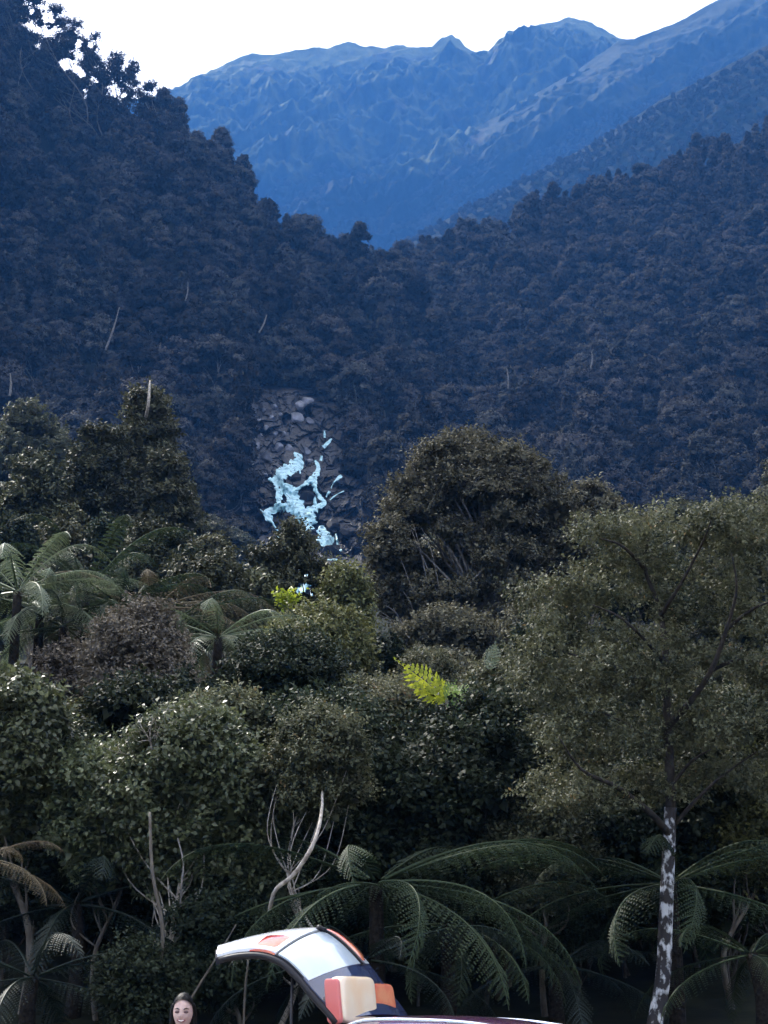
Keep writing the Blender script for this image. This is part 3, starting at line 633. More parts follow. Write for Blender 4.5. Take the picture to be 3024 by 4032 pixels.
# ------------------------------------------------------------------ middle distance trees
def tr(*a, **k): return make_tree(*a, **k)
DH = None
tr('dome_tree', 'large brownish domed tree with pale bare stems, right of the waterfall', 'tree', 1870, 1700, 2600, 520, 66, 'leaf_dome', 1, 90000, .17, .10, ncl=110, cr=.85, bark='bark_grey', trunk_r=.3, limbs=70, twig=.35, flat=.7, depth=.6, rough=.4)
tr('forest_tree', 'low brownish tree at the left foot of the big domed tree', 'tree', 1760, 2400, 2700, 230, 58, 'leaf_dome', 14, 18000, .15, .09, 'ball', ncl=26, cr=.7, trunk_r=.12, twig=.3)
tr('forest_tree', 'low brownish tree at the right foot of the big domed tree', 'tree', 2100, 2380, 2700, 190, 57, 'leaf_dome', 15, 15000, .15, .09, 'ball', ncl=22, cr=.65, trunk_r=.12, twig=.3)
tr('forest_tree', 'small brown-green tree on the right shoulder of the big domed tree', 'tree', 2330, 1890, 2400, 180, 72, 'leaf_dome', 2, 16000, .20, .12, ncl=18, cr=.8, trunk_r=.16)
tr('podocarp_tree', 'tall dark conifer with a narrow spire left of the waterfall', 'tree', 600, 1480, 2300, 170, 88, 'leaf_pod', 3, 24000, .24, .14, 'column', ncl=34, cr=.95, trunk_r=.3, up=.8, bark='bark_pale')
tr('podocarp_tree', 'dark bushy conifer in the middle of the left group', 'tree', 400, 1650, 2350, 190, 84, 'leaf_pod', 4, 22000, .24, .14, 'dome', ncl=28, cr=1.0, trunk_r=.28, up=.8)
tr('podocarp_tree', 'dark layered conifer at the left edge below the hazy tree', 'tree', 150, 1760, 2400, 200, 80, 'leaf_pod', 5, 24000, .24, .14, 'dome', ncl=28, cr=1.0, trunk_r=.28, up=.7)
tr('podocarp_tree', 'broad dark conifer on the right side of the left group', 'tree', 660, 1790, 2400, 170, 82, 'leaf_pod', 6, 22000, .24, .14, 'dome', ncl=28, cr=.9, trunk_r=.26, up=.7)
tr('podocarp_tree', 'small conical conifer above the tree ferns', 'tree', 250, 2085, 2420, 130, 62, 'leaf_pod', 7, 15000, .18, .10, 'cone', ncl=24, cr=.55, trunk_r=.14, up=.8)
tr('podocarp_tree', 'twin-topped conical conifer above the tree ferns', 'tree', 580, 2065, 2450, 150, 60, 'leaf_pod', 8, 18000, .18, .10, 'cone', ncl=30, cr=.6, trunk_r=.16, up=.8, extra=[(660, 2130, 0, .6), (640, 2230, 0, .8)])
tr('podocarp_tree', 'dull green conifer just left of the water gully', 'tree', 830, 2110, 2500, 90, 70, 'leaf_pod', 9, 11000, .20, .12, 'column', ncl=18, cr=.7, trunk_r=.16, up=.7)
WH = [(1181, 2240, 17), (1208, 2266, 17), (1195, 2318, 36), (1228, 2345, 16), (1205, 2385, 26), (1172, 2335, 18)]
tr('podocarp_tree', 'olive conifer standing in front of the foot of the waterfall', 'tree', 1150, 2050, 2600, 250, 56, 'leaf_pod', 10, 36000, .16, .085, 'cone', ncl=56, cr=.52, trunk_r=.16, up=.6, holes=WH, depth=.6, extra=[(1155, 2085, 0, .28), (1160, 2130, 0, .36), (1020, 2200, 0, .5), (990, 2300, 0, .6), (1270, 2250, 0, .5), (1330, 2360, 0, .6), (1010, 2400, 0, .7)])
tr('forest_tree', 'small olive tree right of the conifer at the foot of the falls', 'tree', 1365, 2235, 2600, 115, 50, 'leaf_olive', 11, 10000, .15, .09, 'ball', ncl=16, cr=.5, trunk_r=.1)
tr('forest_tree', 'dark bush with a pale sloping crest between ferns and falls', 'bush', 850, 2215, 2560, 160, 48, 'leaf_pod', 12, 16000, .14, .08, 'dome', ncl=24, cr=.6, trunk_r=.12, extra=[(720, 2255, 0, .5), (800, 2270, 0, .55), (900, 2350, 0, .5), (960, 2420, 0, .5)])
tr('forest_tree', 'large pale hazy tree on a rise at the left edge', 'tree', 110, 1590, 2100, 260, 150, 'leaf_grey', 13, 18000, .36, .24, ncl=34, cr=1.9, trunk_r=.35)
# valley fill between 40 and 95 m so that no bare ground shows
FILLX = np.random.default_rng(9)
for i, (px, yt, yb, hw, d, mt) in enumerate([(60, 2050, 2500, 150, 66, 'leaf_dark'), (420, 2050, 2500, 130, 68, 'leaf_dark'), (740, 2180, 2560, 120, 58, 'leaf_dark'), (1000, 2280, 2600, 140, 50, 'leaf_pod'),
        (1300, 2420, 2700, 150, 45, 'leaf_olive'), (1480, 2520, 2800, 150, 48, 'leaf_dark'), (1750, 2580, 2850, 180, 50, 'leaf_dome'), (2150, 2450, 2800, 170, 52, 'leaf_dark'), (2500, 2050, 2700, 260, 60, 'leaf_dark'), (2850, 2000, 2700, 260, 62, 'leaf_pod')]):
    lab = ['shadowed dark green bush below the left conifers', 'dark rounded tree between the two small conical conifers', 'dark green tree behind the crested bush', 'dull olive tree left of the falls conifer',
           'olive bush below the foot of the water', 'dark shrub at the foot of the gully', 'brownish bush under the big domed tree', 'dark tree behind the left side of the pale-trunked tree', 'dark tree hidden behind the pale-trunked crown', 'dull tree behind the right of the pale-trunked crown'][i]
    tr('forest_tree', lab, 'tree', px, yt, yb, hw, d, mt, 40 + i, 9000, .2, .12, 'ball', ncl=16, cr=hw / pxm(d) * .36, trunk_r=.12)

# ------------------------------------------------------------------ near trees
NG = 'leaf_green'
tr('broadleaf_tree', 'dull mauve-brown crown below the tree ferns on the left', 'tree', 560, 2400, 3000, 240, 31.5, 'leaf_brown', 60, 40000, .085, .055, 'ball', ncl=40, cr=.42, trunk_r=.09, bark='bark_pale', twig=.2)
tr('broadleaf_tree', 'grey-brown bush against the left fern crowns', 'tree', 260, 2520, 3050, 190, 33.5, 'leaf_brown', 61, 26000, .085, .055, 'ball', ncl=30, cr=.4, trunk_r=.08, twig=.2)
tr('broadleaf_tree', 'dense blackish green bush in the centre-left', 'tree', 1130, 2480, 3050, 340, 33, 'leaf_dark', 62, 46000, .09, .06, 'dome', ncl=44, cr=.5, trunk_r=.1, twig=.2)
tr('broadleaf_tree', 'olive sunlit bush behind the blackish bush', 'tree', 1250, 2380, 2750, 260, 39, 'leaf_olive', 63, 30000, .11, .07, 'dome', ncl=34, cr=.5, trunk_r=.1, twig=.25)
tr('broadleaf_tree', 'green bush with glossy bright leaves at the left edge', 'tree', 80, 2640, 3350, 230, 26.5, NG, 64, 26000, .115, .08, 'ball', ncl=36, cr=.4, trunk_r=.08, twig=.2)
tr('broadleaf_tree', 'many-stemmed grey-green tree with a thin pale trunk left of centre', 'tree', 750, 2800, 3560, 400, 25.6, NG, 65, 52000, .098, .068, 'ball', ncl=64, cr=.36, rough=.6, trunk_r=.05, bark='bark_pale', twig=.2, base_px=630, limbs=34, depth=.5)
tr('broadleaf_tree', 'grey-green leafy tree joining the glossy left bush to the many-stemmed tree', 'tree', 400, 2930, 3520, 240, 26.4, NG, 73, 26000, .095, .065, 'ball', ncl=34, cr=.34, trunk_r=.05, bark='bark', twig=.2)
tr('broadleaf_tree', 'loose leafy tree between the many-stemmed tree and the curved branch', 'tree', 1040, 2960, 3620, 200, 25.9, NG, 74, 24000, .088, .06, 'ball', ncl=30, cr=.32, trunk_r=.05, bark='bark_pale', twig=.2, rough=.5)
tr('broadleaf_tree', 'pale-leaved bush on top of the many-stemmed tree', 'tree', 880, 2740, 3000, 240, 27.6, 'leaf_grey', 75, 20000, .08, .055, 'ball', ncl=26, cr=.32, trunk_r=.05, twig=.2, rough=.5)
tr('broadleaf_tree', 'grey leafy tree with the curved pale branch in the centre', 'tree', 1255, 2800, 3260, 220, 25.0, 'leaf_grey', 66, 26000, .065, .042, 'ball', ncl=34, cr=.24, rough=.6, trunk_r=.04, bark='bark_pale', twig=.2, base_px=1300)
tr('broadleaf_tree', 'olive-grey leafy tree in the middle, right of the curved branch', 'tree', 1600, 2680, 3300, 300, 30, 'leaf_grey', 67, 46000, .08, .05, 'ball', ncl=46, cr=.42, trunk_r=.08, twig=.22)
tr('broadleaf_tree', 'green-grey tree left of the pale-trunked tree', 'tree', 1980, 2600, 3400, 300, 29, 'leaf_grey', 68, 46000, .08, .05, 'ball', ncl=46, cr=.42, trunk_r=.08, twig=.22)
tr('broadleaf_tree', 'dim leafy shrub low in the centre-right', 'bush', 2150, 3150, 3600, 260, 27, 'leaf_grey', 69, 26000, .075, .05, 'ball', ncl=30, cr=.36, trunk_r=.06, twig=.2)
tr('broadleaf_tree', 'olive bush at the right edge beside the pale trunk', 'bush', 2900, 2950, 3560, 190, 27, 'leaf_olive', 70, 26000, .08, .05, 'ball', ncl=28, cr=.36, trunk_r=.06, twig=.2)
tr('broadleaf_tree', 'small-leaved dark shrub behind the hatchback', 'bush', 900, 3500, 4000, 260, 25, 'leaf_dark', 71, 20000, .075, .05, 'ball', ncl=28, cr=.34, trunk_r=.05, twig=.2)
tr('broadleaf_tree', 'leafy shrub behind the person', 'bush', 560, 3700, 4100, 200, 23.5, 'leaf_dark', 72, 12000, .07, .045, 'ball', ncl=20, cr=.3, trunk_r=.04, twig=.2)
# back row: dark masses closing the gaps
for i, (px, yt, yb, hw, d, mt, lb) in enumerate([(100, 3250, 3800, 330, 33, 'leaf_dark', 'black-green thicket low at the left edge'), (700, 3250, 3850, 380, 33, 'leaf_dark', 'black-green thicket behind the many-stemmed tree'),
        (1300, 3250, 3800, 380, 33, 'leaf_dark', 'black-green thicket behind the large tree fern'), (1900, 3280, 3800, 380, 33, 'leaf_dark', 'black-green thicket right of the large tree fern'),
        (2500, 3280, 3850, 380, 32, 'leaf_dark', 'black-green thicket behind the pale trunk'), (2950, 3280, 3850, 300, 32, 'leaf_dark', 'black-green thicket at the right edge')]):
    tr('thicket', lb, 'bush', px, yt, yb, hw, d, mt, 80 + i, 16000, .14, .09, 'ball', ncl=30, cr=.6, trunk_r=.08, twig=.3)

BUSH = []
for i, (mt, kd) in enumerate([('leaf_green', 'grey-green leafy'), ('leaf_grey', 'olive-grey'), ('leaf_dark', 'dark green'), ('leaf_olive', 'olive'), ('leaf_grey', 'loose twiggy'), ('leaf_brown', 'dull brown'), ('leaf_dark', 'blackish layered')]):
    rg = np.random.default_rng(600 + i); cl = env_clumps(rg, 34, 1.25, 1.1, 1.0, 3.6, ['ball', 'dome'][i % 2], .36, .7)
    lf = (.105, .075, .085, .08, .065, .07, .085)[i]
    V, Q, tn = crown_np(cl, int(26000 * (.085 / lf) ** 1.3), lf, lf * .66, rg, 9, lf * 2.6, .35, .12, rough=.6, nrm=(.8, .8, .45))
    mb = MB(); branches(mb, rg, (0, 0, -.6), (0, 0, 3.2), cl, .05, n=16, k=6, kmin=4)
    BUSH.append((mesh_np('bush_crown', V, Q, M[mt], {'tint': ('FACE', tn)}), mb.mesh('bush_trunk', M['bark_dark' if i in (2, 6) else 'bark']), kd))
rgB = np.random.default_rng(44); PLB = []
for row, (yt, d) in enumerate([(2620, 38), (2770, 35.5), (2930, 33.5), (3110, 32), (3290, 31), (3470, 30), (3640, 29)]):
    x = -60 + (row % 2) * 130
    while x < 3120:
        PLB.append((x + rgB.uniform(-50, 50), yt + rgB.uniform(-90, 90), d + rgB.uniform(-1.2, 1.2))); x += rgB.uniform(210, 420)
PLB += [(px + rgB.uniform(-60, 60), yt + rgB.uniform(-50, 50), d) for yt, d in ((3800, 27.5),) for px in range(0, 3100, 320)]
for px, yt, d in PLB:
    if yt > 3600 or 1180 < px < 2300 and yt > 3440 or (yt > 3440 and px < 500): k = 6
    elif yt > 3380: k = int(rgB.choice([2, 6, 1, 0]))
    elif px > 1400: k = int(rgB.choice([1, 4, 1, 3, 4, 0]))
    elif px < 300: k = int(rgB.choice([0, 0, 3, 1]))
    else: k = int(rgB.choice([0, 1, 3, 4, 5, 0]))
    cm, tm, kd = BUSH[k]; sc_ = rgB.uniform(.6, 1.35); c = at(px, yt, d); g = c[2] - 3.7 * sc_; gt = float(terr(np.array(c[0]), np.array(d)))
    t = thing('bush', '%s %s bush %s' % ('small' if sc_ < .8 else 'mid-sized' if sc_ < 1.05 else 'large', kd, rel_words(px, yt + 120, NEARM)), 'bush', (c[0], d, max(gt, g) if gt > g else g), 'bushes of the thicket behind the car park')
    if g > gt + .3:      # taller plant: stretch the trunk down to the ground
        e = MB(); e.tube([(0, 0, gt - g - .3), (.06, .03, (gt - g) * .5), (0, 0, .5)], [.07, .055, .045], 7); e.build('stem', M['bark'], t)
    t.rotation_euler = (0, 0, rgB.uniform(0, 6.28)); t.scale = (sc_,) * 3
    link('trunk', tm, t); link('crown', cm, t)

# the pale trunked tree on the right: hand placed limbs
def pale_tree():
    rng = np.random.default_rng(500); d = 24.0
    b = at(2540, 4200, d); b[2] = float(terr(np.array(b[0]), np.array(d))) - .1; root = thing('pale_trunk_tree', 'tree with a white lichen-blotched trunk and wide fine-leaved crown on the right', 'tree', b)
    A = lambda px, py, dd=0: at(px, py, d + dd) - b
    mb = MB(); tr_ = bez([(0, 0, -.2), A(2570, 4080), A(2610, 3850), A(2622, 3600), A(2635, 3300), A(2640, 3180)], 6); mb.tube(tr_, np.linspace(.125, .087, len(tr_)), 12)
    up_ = bez([A(2640, 3185), A(2638, 3050), A(2625, 2750), A(2620, 2600), A(2600, 2400, .2), A(2540, 2240, .3), A(2560, 2080, .3)], 5); mb.build('trunk', M['bark_lichen'], root); mb = MB(); mb.tube(up_, np.linspace(.086, .015, len(up_)), 8)
    limbs = [[(2640, 3290), (2560, 3200), (2430, 3100), (2290, 3030), (2200, 2900)], [(2630, 2860), (2720, 2760), (2800, 2640), (2860, 2480), (2900, 2320), (2880, 2180)],
             [(2655, 3250), (2740, 3150), (2850, 3050), (2980, 2960)], [(2620, 2620), (2540, 2520), (2440, 2430), (2330, 2380)], [(2625, 2700), (2480, 2640), (2330, 2600), (2200, 2560)],
             [(2860, 2480), (2960, 2400), (3060, 2360)], [(2800, 2640), (2900, 2600), (3020, 2610)], [(2605, 2420), (2680, 2300), (2760, 2150), (2800, 2050)], [(2540, 2240), (2450, 2150), (2360, 2120)],
             [(2630, 3000), (2530, 2900), (2430, 2830), (2350, 2800)], [(2640, 3100), (2720, 3000), (2800, 2950)]]
    for q, l in enumerate(limbs):
        dd = (-2.3, -2.5, -1.2, -2.2, -.4, -1.8, -.5, -2.2, -1.5, -.8, -1.0)[q]; p = bez([A(x, y, dd * k / len(l)) for k, (x, y) in enumerate(l)], 5); r0 = .060 if q in (0, 1) else .036
        mb.tube(p, np.linspace(r0, .008, len(p)), 6)
    mb.build('limbs', M['bark_dark'], root)
    cl = []
    while len(cl) < 150:
        x = rng.uniform(2040, 3150); y = rng.uniform(1990, 3330)
        # crown outline: wide dome, edges lower
        top = np.interp(x, [2000, 2150, 2350, 2550, 2750, 2900, 3150], [2480, 2290, 2080, 2060, 1990, 1985, 2040])
        bot = np.interp(x, [2000, 2150, 2300, 2600, 2900, 3150], [2750, 3150, 3260, 3200, 3160, 3120])
        if y < top + 20 or y > bot: continue
        cr = rng.uniform(.20, .44); c = A(x, y, rng.uniform(-1.3, 1.6))
        cl.append((*c, cr, cr, cr * .7))
    V, Q, tn = crown_np(cl, 76000, .066, .042, rng, 9, .17, .3, .0, rough=.5, nrm=(.7, .8, .5))
    link('crown', mesh_np('pale_tree_crown', V, Q, M['leaf_airy'], {'tint': ('FACE', tn)}), root)
pale_tree()
# curved pale branch: a bare leaning stem
def stem(name, label, ptsd, rad, mat, cat='branch', k=8):
    P_ = bez([at(x, y, d) for x, y, d in ptsd], 7); b = P_[0].copy(); mb = MB(); mb.tube(P_ - b, np.interp(np.linspace(0, 1, len(P_)), np.linspace(0, 1, len(rad)), rad), k)
    o = mb.build(name, M[mat]); o.location = b; return tag(o, label, cat)
stem('curved_branch', 'pale curved bare branch rising in the centre above the hatchback', [(1060, 3590, 23.7), (1085, 3505, 23.4), (1150, 3450, 23.3), (1215, 3360, 23.2), (1252, 3270, 23.3), (1268, 3180, 23.8), (1275, 3080, 25.0), (1330, 2950, 27.5)], [.026, .031, .030, .026, .018, .008], 'bark_pale')
stem('bare_sapling', 'thin pale trunk standing behind the person', [(640, 4120, 23.4), (622, 3900, 23.4), (640, 3700, 23.4), (632, 3600, 23.4), (600, 3430, 23.5), (590, 3200, 23.8)], [.032, .03, .027, .02], 'bark', 'sapling')
stem('slanting_stem', 'thin slanting green-grey stem leaning right above the person', [(735, 3960, 22.8), (790, 3870, 22.8), (850, 3775, 22.8), (930, 3640, 23)], [.016, .014, .008], 'bark', 'stem')
stem('sapling', 'upright thin sapling seen under the open hatch', [(958, 4080, 22.8), (965, 3900, 22.8), (975, 3800, 22.8), (980, 3700, 23)], [.016, .014, .01], 'bark', 'stem')
stem('hanging_vine', 'thin hanging vine left of the curved branch', [(710, 3560, 24), (715, 3480, 24), (722, 3400, 24.2), (700, 3300, 24.4)], [.012, .015, .01], 'bark_grey', 'vine')
stem('bare_twig', 'pale bare forked twig in the centre-right foliage', [(1830, 3240, 27), (1860, 3180, 27), (1895, 3100, 27), (1925, 3040, 27.2)], [.012, .022, .012], 'bark_pale', 'twig')
def dead_shrub(label, px, py, d, w_, h_, seed, mat='bark_pale'):
    rg = np.random.default_rng(seed); b = at(px, py, d); mb = MB()
    def grow(p, dr, L, r, lv):
        q = [p]; 
        for k in range(4): dr = unit(dr + rg.normal(size=3) * .16 + np.array([0, 0, .03])); q.append(q[-1] + dr * L / 4)
        mb.tube(q, np.linspace(r, r * .5, 5), 5, False)
        if lv: 
            for k in range(3): grow(q[rg.integers(2, 5)], unit(dr + rg.normal(size=3) * .55), L * rg.uniform(.5, .8), r * .55, lv - 1)
    for k in range(5): grow(np.zeros(3), unit(np.array([rg.uniform(-w_, w_), rg.uniform(-.3, .3), 1.0])), h_ * .5, .018, 3)
    o = mb.build('dead_shrub', M[mat]); o.location = b; tag(o, label, 'dead shrub')
dead_shrub('bare grey branching twigs poking out of the many-stemmed tree', 590, 3110, 25.3, .7, 1.3, 5)
dead_shrub('pale bare twigs above the curved branch', 1330, 3010, 27.0, .6, 1.0, 6, 'bark_grey')
dead_shrub('bare grey twigs in front of the mauve-brown crown', 610, 2840, 31.0, .5, 1.2, 7)
stem('dead_spar', 'pale dead trunk in the top of the left conifer', [(575, 1640, 86), (583, 1600, 85), (588, 1540, 85), (590, 1500, 85.5)], [.09, .08, .04], 'bark_pale', 'dead trunk')
for i, (x0, y0, x1, y1, d) in enumerate([(415, 1380, 470, 1210, 330), (730, 1185, 740, 1110, 420), (2325, 1450, 2330, 1385, 430), (1020, 1310, 1050, 1240, 380), (2000, 1530, 1995, 1450, 400), (38, 1560, 40, 1470, 260)]):
    stem('dead_tree', ['leaning dead grey trunk on the left hillside', 'short dead trunk high on the left hillside', 'pale dead trunk standing in the middle of the right hillside', 'leaning dead stub on the left hillside near the gully', 'dead trunk low on the right hillside', 'dead trunk by the left edge above the hazy tree'][i],
         [(x0, y0, d), ((x0 + x1) / 2 + 4, (y0 + y1) / 2, d), (x1, y1, d)], [.24, .2, .1], 'bark_grey', 'dead tree', 6)

for i, (px, yt, hw) in enumerate([(20, -90, 130), (130, -30, 100), (215, 15, 95), (300, 60, 100), (375, 130, 85), (450, 190, 90), (520, 235, 80), (585, 330, 75), (655, 405, 60), (715, 455, 55), (240, 130, 90), (100, 90, 110)]):
    lab = ['large ridge tree cut by the top left corner', 'ridge tree with a ragged crown second from the top left corner', 'highest ridge tree beside the sky at the upper left', 'ridge tree beside the bright sky gap', 'leaning ridge tree below the sky gap',
           'loose ridge tree with sky between its branches', 'bulging ridge tree halfway down the left skyline', 'ridge tree standing where the left ridge meets the far mountain', 'small ridge tree below the start of the far mountain', 'lowest small ridge tree of the loose row on the left skyline',
           'sparse tree inside the bright sky gap at the upper left', 'dark tree at the left edge below the top corner'][i]
    tr('ridge_tree', lab, 'tree', px, yt, yt + 320, hw, 585, 'leaf_hill', 700 + i, 5000, .75, .55, 'dome', ncl=15, cr=2.6, trunk_r=.35, limbs=12, twig=1.1, per=8, fill=.05, group='trees along the left skyline', rough=.4,
       holes=[(290, 285, 34), (262, 250, 20), (320, 290, 22), (180, 75, 16), (205, 80, 12), (310, 175, 16), (355, 180, 12), (125, 45, 12), (380, 318, 12), (490, 380, 14)])
# branchy pale stems in the brown dome tree
def dome_stems():
    rg = np.random.default_rng(12); base = at(1850, 2600, 60)
    g = float(terr(np.array(base[0]), np.array(60.0)))
    mb = MB()
    for i in range(26):
        a = rg.uniform(-1, 1); x1 = 1850 + a * 400; y1 = rg.uniform(1950, 2350) + abs(a) * 100; x0 = 1850 + a * rg.uniform(60, 260); y0 = 2560
        P_ = bez([at(x0, y0, 65.5), at((x0 * .6 + x1 * .4) + rg.uniform(-25, 25), (y0 + y1) / 2 + 60, 64.3), at(x0 * .25 + x1 * .75 + rg.uniform(-20, 20), y0 * .2 + y1 * .8, 64.1), at(x1, y1, 64.1 + rg.uniform(-.6, 1))], 4)
        mb.tube(P_, np.linspace(.032, .011, len(P_)), 5)
    return mb
dt = [o for o in COL.objects if o.name == 'dome_tree'][0]; dmb = dome_stems(); dmb.v = [v - np.array(dt.location) for v in dmb.v]; dmb.build('bare_stems', M['bark_grey'], dt)

# ------------------------------------------------------------------ tree ferns
def frond_mesh(seed, arch, tipdrop, n=27, plen=.36, mat='frond', twist=.0):
    """frond of unit length 1 along +x; arch lifts then droops"""
    rg = np.random.default_rng(seed); t = np.linspace(0, 1, n + 1)[1:]
    X = np.sin(np.clip(t * 1.0, 0, 1) * 1.25) / math.sin(1.25) ; Z = arch * np.sin(t * math.pi * .62) - tipdrop * t ** 2.4
    mid_ = np.stack([X, 0 * t, Z], 1); tan = unit(np.gradient(mid_, axis=0)); nrm = unit(np.cross(np.array([0, 1.0, 0]), tan)) * -1
    nrm = np.where(nrm[:, 2:3] < 0, -nrm, nrm)
    env = np.sin(np.clip(t * 1.02, 0, 1) * math.pi) ** .6 * (1 - .25 * t); env = np.where(t < .12, env * t / .12, env)
    Vs, Ps, Ds, Ns, Ls, Ws, Tn = [], [], [], [], [], [], []
    for i in range(n):
        if t[i] < .08: continue
        for sgn in (-1, 1):
            L = plen * env[i] * rg.uniform(.88, 1.08)
            d0 = unit(np.array([0, sgn * .80, -.38]) + tan[i] * .45 + rg.normal(size=3) * .05)
            m = 9; s = np.linspace(.06, 1, m); droop = .38 * L
            pin = mid_[i] + d0 * (s * L)[:, None] - nrm[i] * (droop * s ** 2)[:, None] * (1 + rg.uniform(-.3, .5))
            for q in (-1, 1):
                ln = .021 * (1 - .8 * s) + .004
                dd = unit(tan[i] * q + d0 * .45)
                Ps.append(pin); Ds.append(np.repeat(dd[None], m, 0)); Ns.append(np.repeat(nrm[i][None], m, 0)); Ls.append(ln * (L / plen * .6 + .4)); Ws.append(np.full(m, L / m * 1.15))
                Tn.append(np.full(m, rg.uniform(.2, .8)) + .2 * s)
    P_, D_, N_ = np.vstack(Ps), np.vstack(Ds), np.vstack(Ns); V, Q = leaves_np(P_, D_, N_, np.concatenate(Ls), np.concatenate(Ws)); tn = np.clip(np.concatenate(Tn), 0, 1)
    # midrib as a thin three sided strip
    k = 3; a = np.arange(k) * 2.094; rad = .010 * (1 - .8 * t)
    R_ = (mid_[:, None] + rad[:, None, None] * (np.cos(a)[None, :, None] * np.array([0, 1., 0]) + np.sin(a)[None, :, None] * nrm[:, None])).reshape(-1, 3)
    Q2 = np.array([(i * k + j, i * k + (j + 1) % k, (i + 1) * k + (j + 1) % k, (i + 1) * k + j) for i in range(n - 1) for j in range(k)]) + len(V)
    Q = np.vstack([Q, Q2]); V = np.vstack([V, R_]); tn = np.concatenate([tn, np.full(len(Q2), .95)])
    return mesh_np('frond', V, Q, M[mat], {'tint': ('FACE', tn)})
FR = {}
def frond(mat, style, var):  # var picks one of three shapes
    key = (mat, style, var)
    if key not in FR:
        a, td = {'high': (.30, .30), 'mid': (.17, .27), 'low': (.08, .32), 'flat': (.10, .22)}[style]
        FR[key] = frond_mesh(900 + var, a + .03 * var, td + .04 * var, mat=mat, plen=.150 if var % 2 else .130)
    return FR[key]
def tree_fern(label, px, py, d, L, n, mat='frond', seed=0, styles=('high', 'mid', 'low'), az=None, lenv=.15, trunk='fern_trunk', group='tree ferns in the bush'):
    """px,py: hub; d distance; L frond length in m"""
    rg = np.random.default_rng(seed); c = at(px, py, d); g = float(terr(np.array(c[0]), np.array(d))); g = min(g, c[2] - .5)
    root = thing('tree_fern', label, 'tree fern', (c[0], c[1], g), group)
    mb = MB(); h = c[2] - g; p = bez([(0, 0, -.3), (rg.normal() * .05, rg.normal() * .05, h * .5), (0, 0, h)], 5); mb.tube(p, np.linspace(.14, .09, len(p)), 8)
    mb.build('trunk', M[trunk], root)
    for i in range(n):
        a = (i / n * 2 * math.pi + rg.uniform(-.15, .15)) if az is None else math.radians(rg.uniform(*az)) if isinstance(az, tuple) else math.radians(az[i])
        st = styles[i % len(styles)]; o = link('frond', frond(mat, st, int(rg.integers(0, 3))), root, (0, 0, h)); s = L * rg.uniform(1 - lenv, 1 + lenv)
        tilt = {'high': -.45, 'mid': -.12, 'low': .22, 'flat': -.1}[st] + rg.uniform(-.1, .1)
        o.rotation_euler = (rg.uniform(-.45, .45), tilt, a); o.scale = (s, s, s)
    return root
# azimuth: 0 = to the right, 180 = to the left, 270 = towards the camera
tree_fern('large dark green tree fern spreading wide fronds above the hatchback', 1480, 3480, 24.0, 3.0, 19, 'frond', 1, ('mid', 'low', 'mid', 'low', 'low'), az=[8, 25, -12, -28, -42, 42, -58, 60, 85, 110, 140, 168, 190, 215, 240, 262, -75, -20, 2])
tree_fern('dark green tree fern overlapping the right side of the large one', 1760, 3640, 24.6, 2.3, 14, 'frond', 21, ('low', 'mid', 'low'), az=[5, 22, -15, -35, 40, -60, 65, 100, 140, 180, 215, 250, -85, -5])
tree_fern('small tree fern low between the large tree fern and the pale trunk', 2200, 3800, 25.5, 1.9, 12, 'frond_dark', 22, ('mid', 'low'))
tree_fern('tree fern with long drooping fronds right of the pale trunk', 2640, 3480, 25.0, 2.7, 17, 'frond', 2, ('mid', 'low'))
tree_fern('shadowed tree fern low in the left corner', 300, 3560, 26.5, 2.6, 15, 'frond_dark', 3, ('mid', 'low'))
tree_fern('dark tree fern behind the raised hatch', 1440, 3780, 23.4, 2.1, 13, 'frond_dark', 4, ('mid', 'low'))
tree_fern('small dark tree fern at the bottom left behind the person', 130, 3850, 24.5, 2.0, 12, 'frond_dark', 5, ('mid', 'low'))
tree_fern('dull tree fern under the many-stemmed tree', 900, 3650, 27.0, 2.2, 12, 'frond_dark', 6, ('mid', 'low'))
tree_fern('domed pale tree fern crown at the far left above the bushes', 70, 2330, 33.5, 2.5, 16, 'frond_pale', 7, ('mid', 'low', 'high'))
tree_fern('tree fern with upright fronds at the top of the left fern group', 340, 2330, 36.0, 2.5, 18, 'frond', 8, ('high', 'mid', 'low'))
tree_fern('wide tree fern with brown-tinted fronds in the left fern group', 600, 2400, 36.0, 2.7, 16, 'frond_dead', 9, ('mid', 'low'))
tree_fern('pale green tree fern behind the mauve-brown crown', 860, 2510, 34.0, 2.2, 16, 'frond_pale', 10, ('mid', 'low'))
tree_fern('grey-green tree fern under the left fern group', 250, 2470, 34.8, 2.3, 16, 'frond', 11, ('mid', 'low'))
tree_fern('pale arching tree fern between the mauve-brown crown and the left edge', 160, 2400, 35.2, 2.5, 15, 'frond_pale', 16, ('mid', 'low'))
tree_fern('dull tree fern just behind the top of the mauve-brown crown', 470, 2380, 35.0, 2.4, 15, 'frond', 17, ('mid', 'low'))
tree_fern('tree fern half hidden left of the blackish bush', 700, 2440, 35.5, 2.3, 14, 'frond', 18, ('mid', 'low'))
tree_fern('brown withered fern fronds hanging at the left edge', -70, 3380, 22.5, 1.15, 10, 'frond_dead', 12, ('mid', 'low'))
tree_fern('small fern at the bottom right corner beside the pale trunk', 2960, 3760, 24.0, 2.1, 12, 'frond', 13, ('mid', 'low'))
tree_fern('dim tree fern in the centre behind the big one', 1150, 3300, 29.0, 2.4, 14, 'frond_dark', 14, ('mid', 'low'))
tree_fern('dim tree fern high behind the right-hand shrubs', 2150, 3500, 29.5, 2.4, 14, 'frond_dark', 15, ('mid', 'low'))
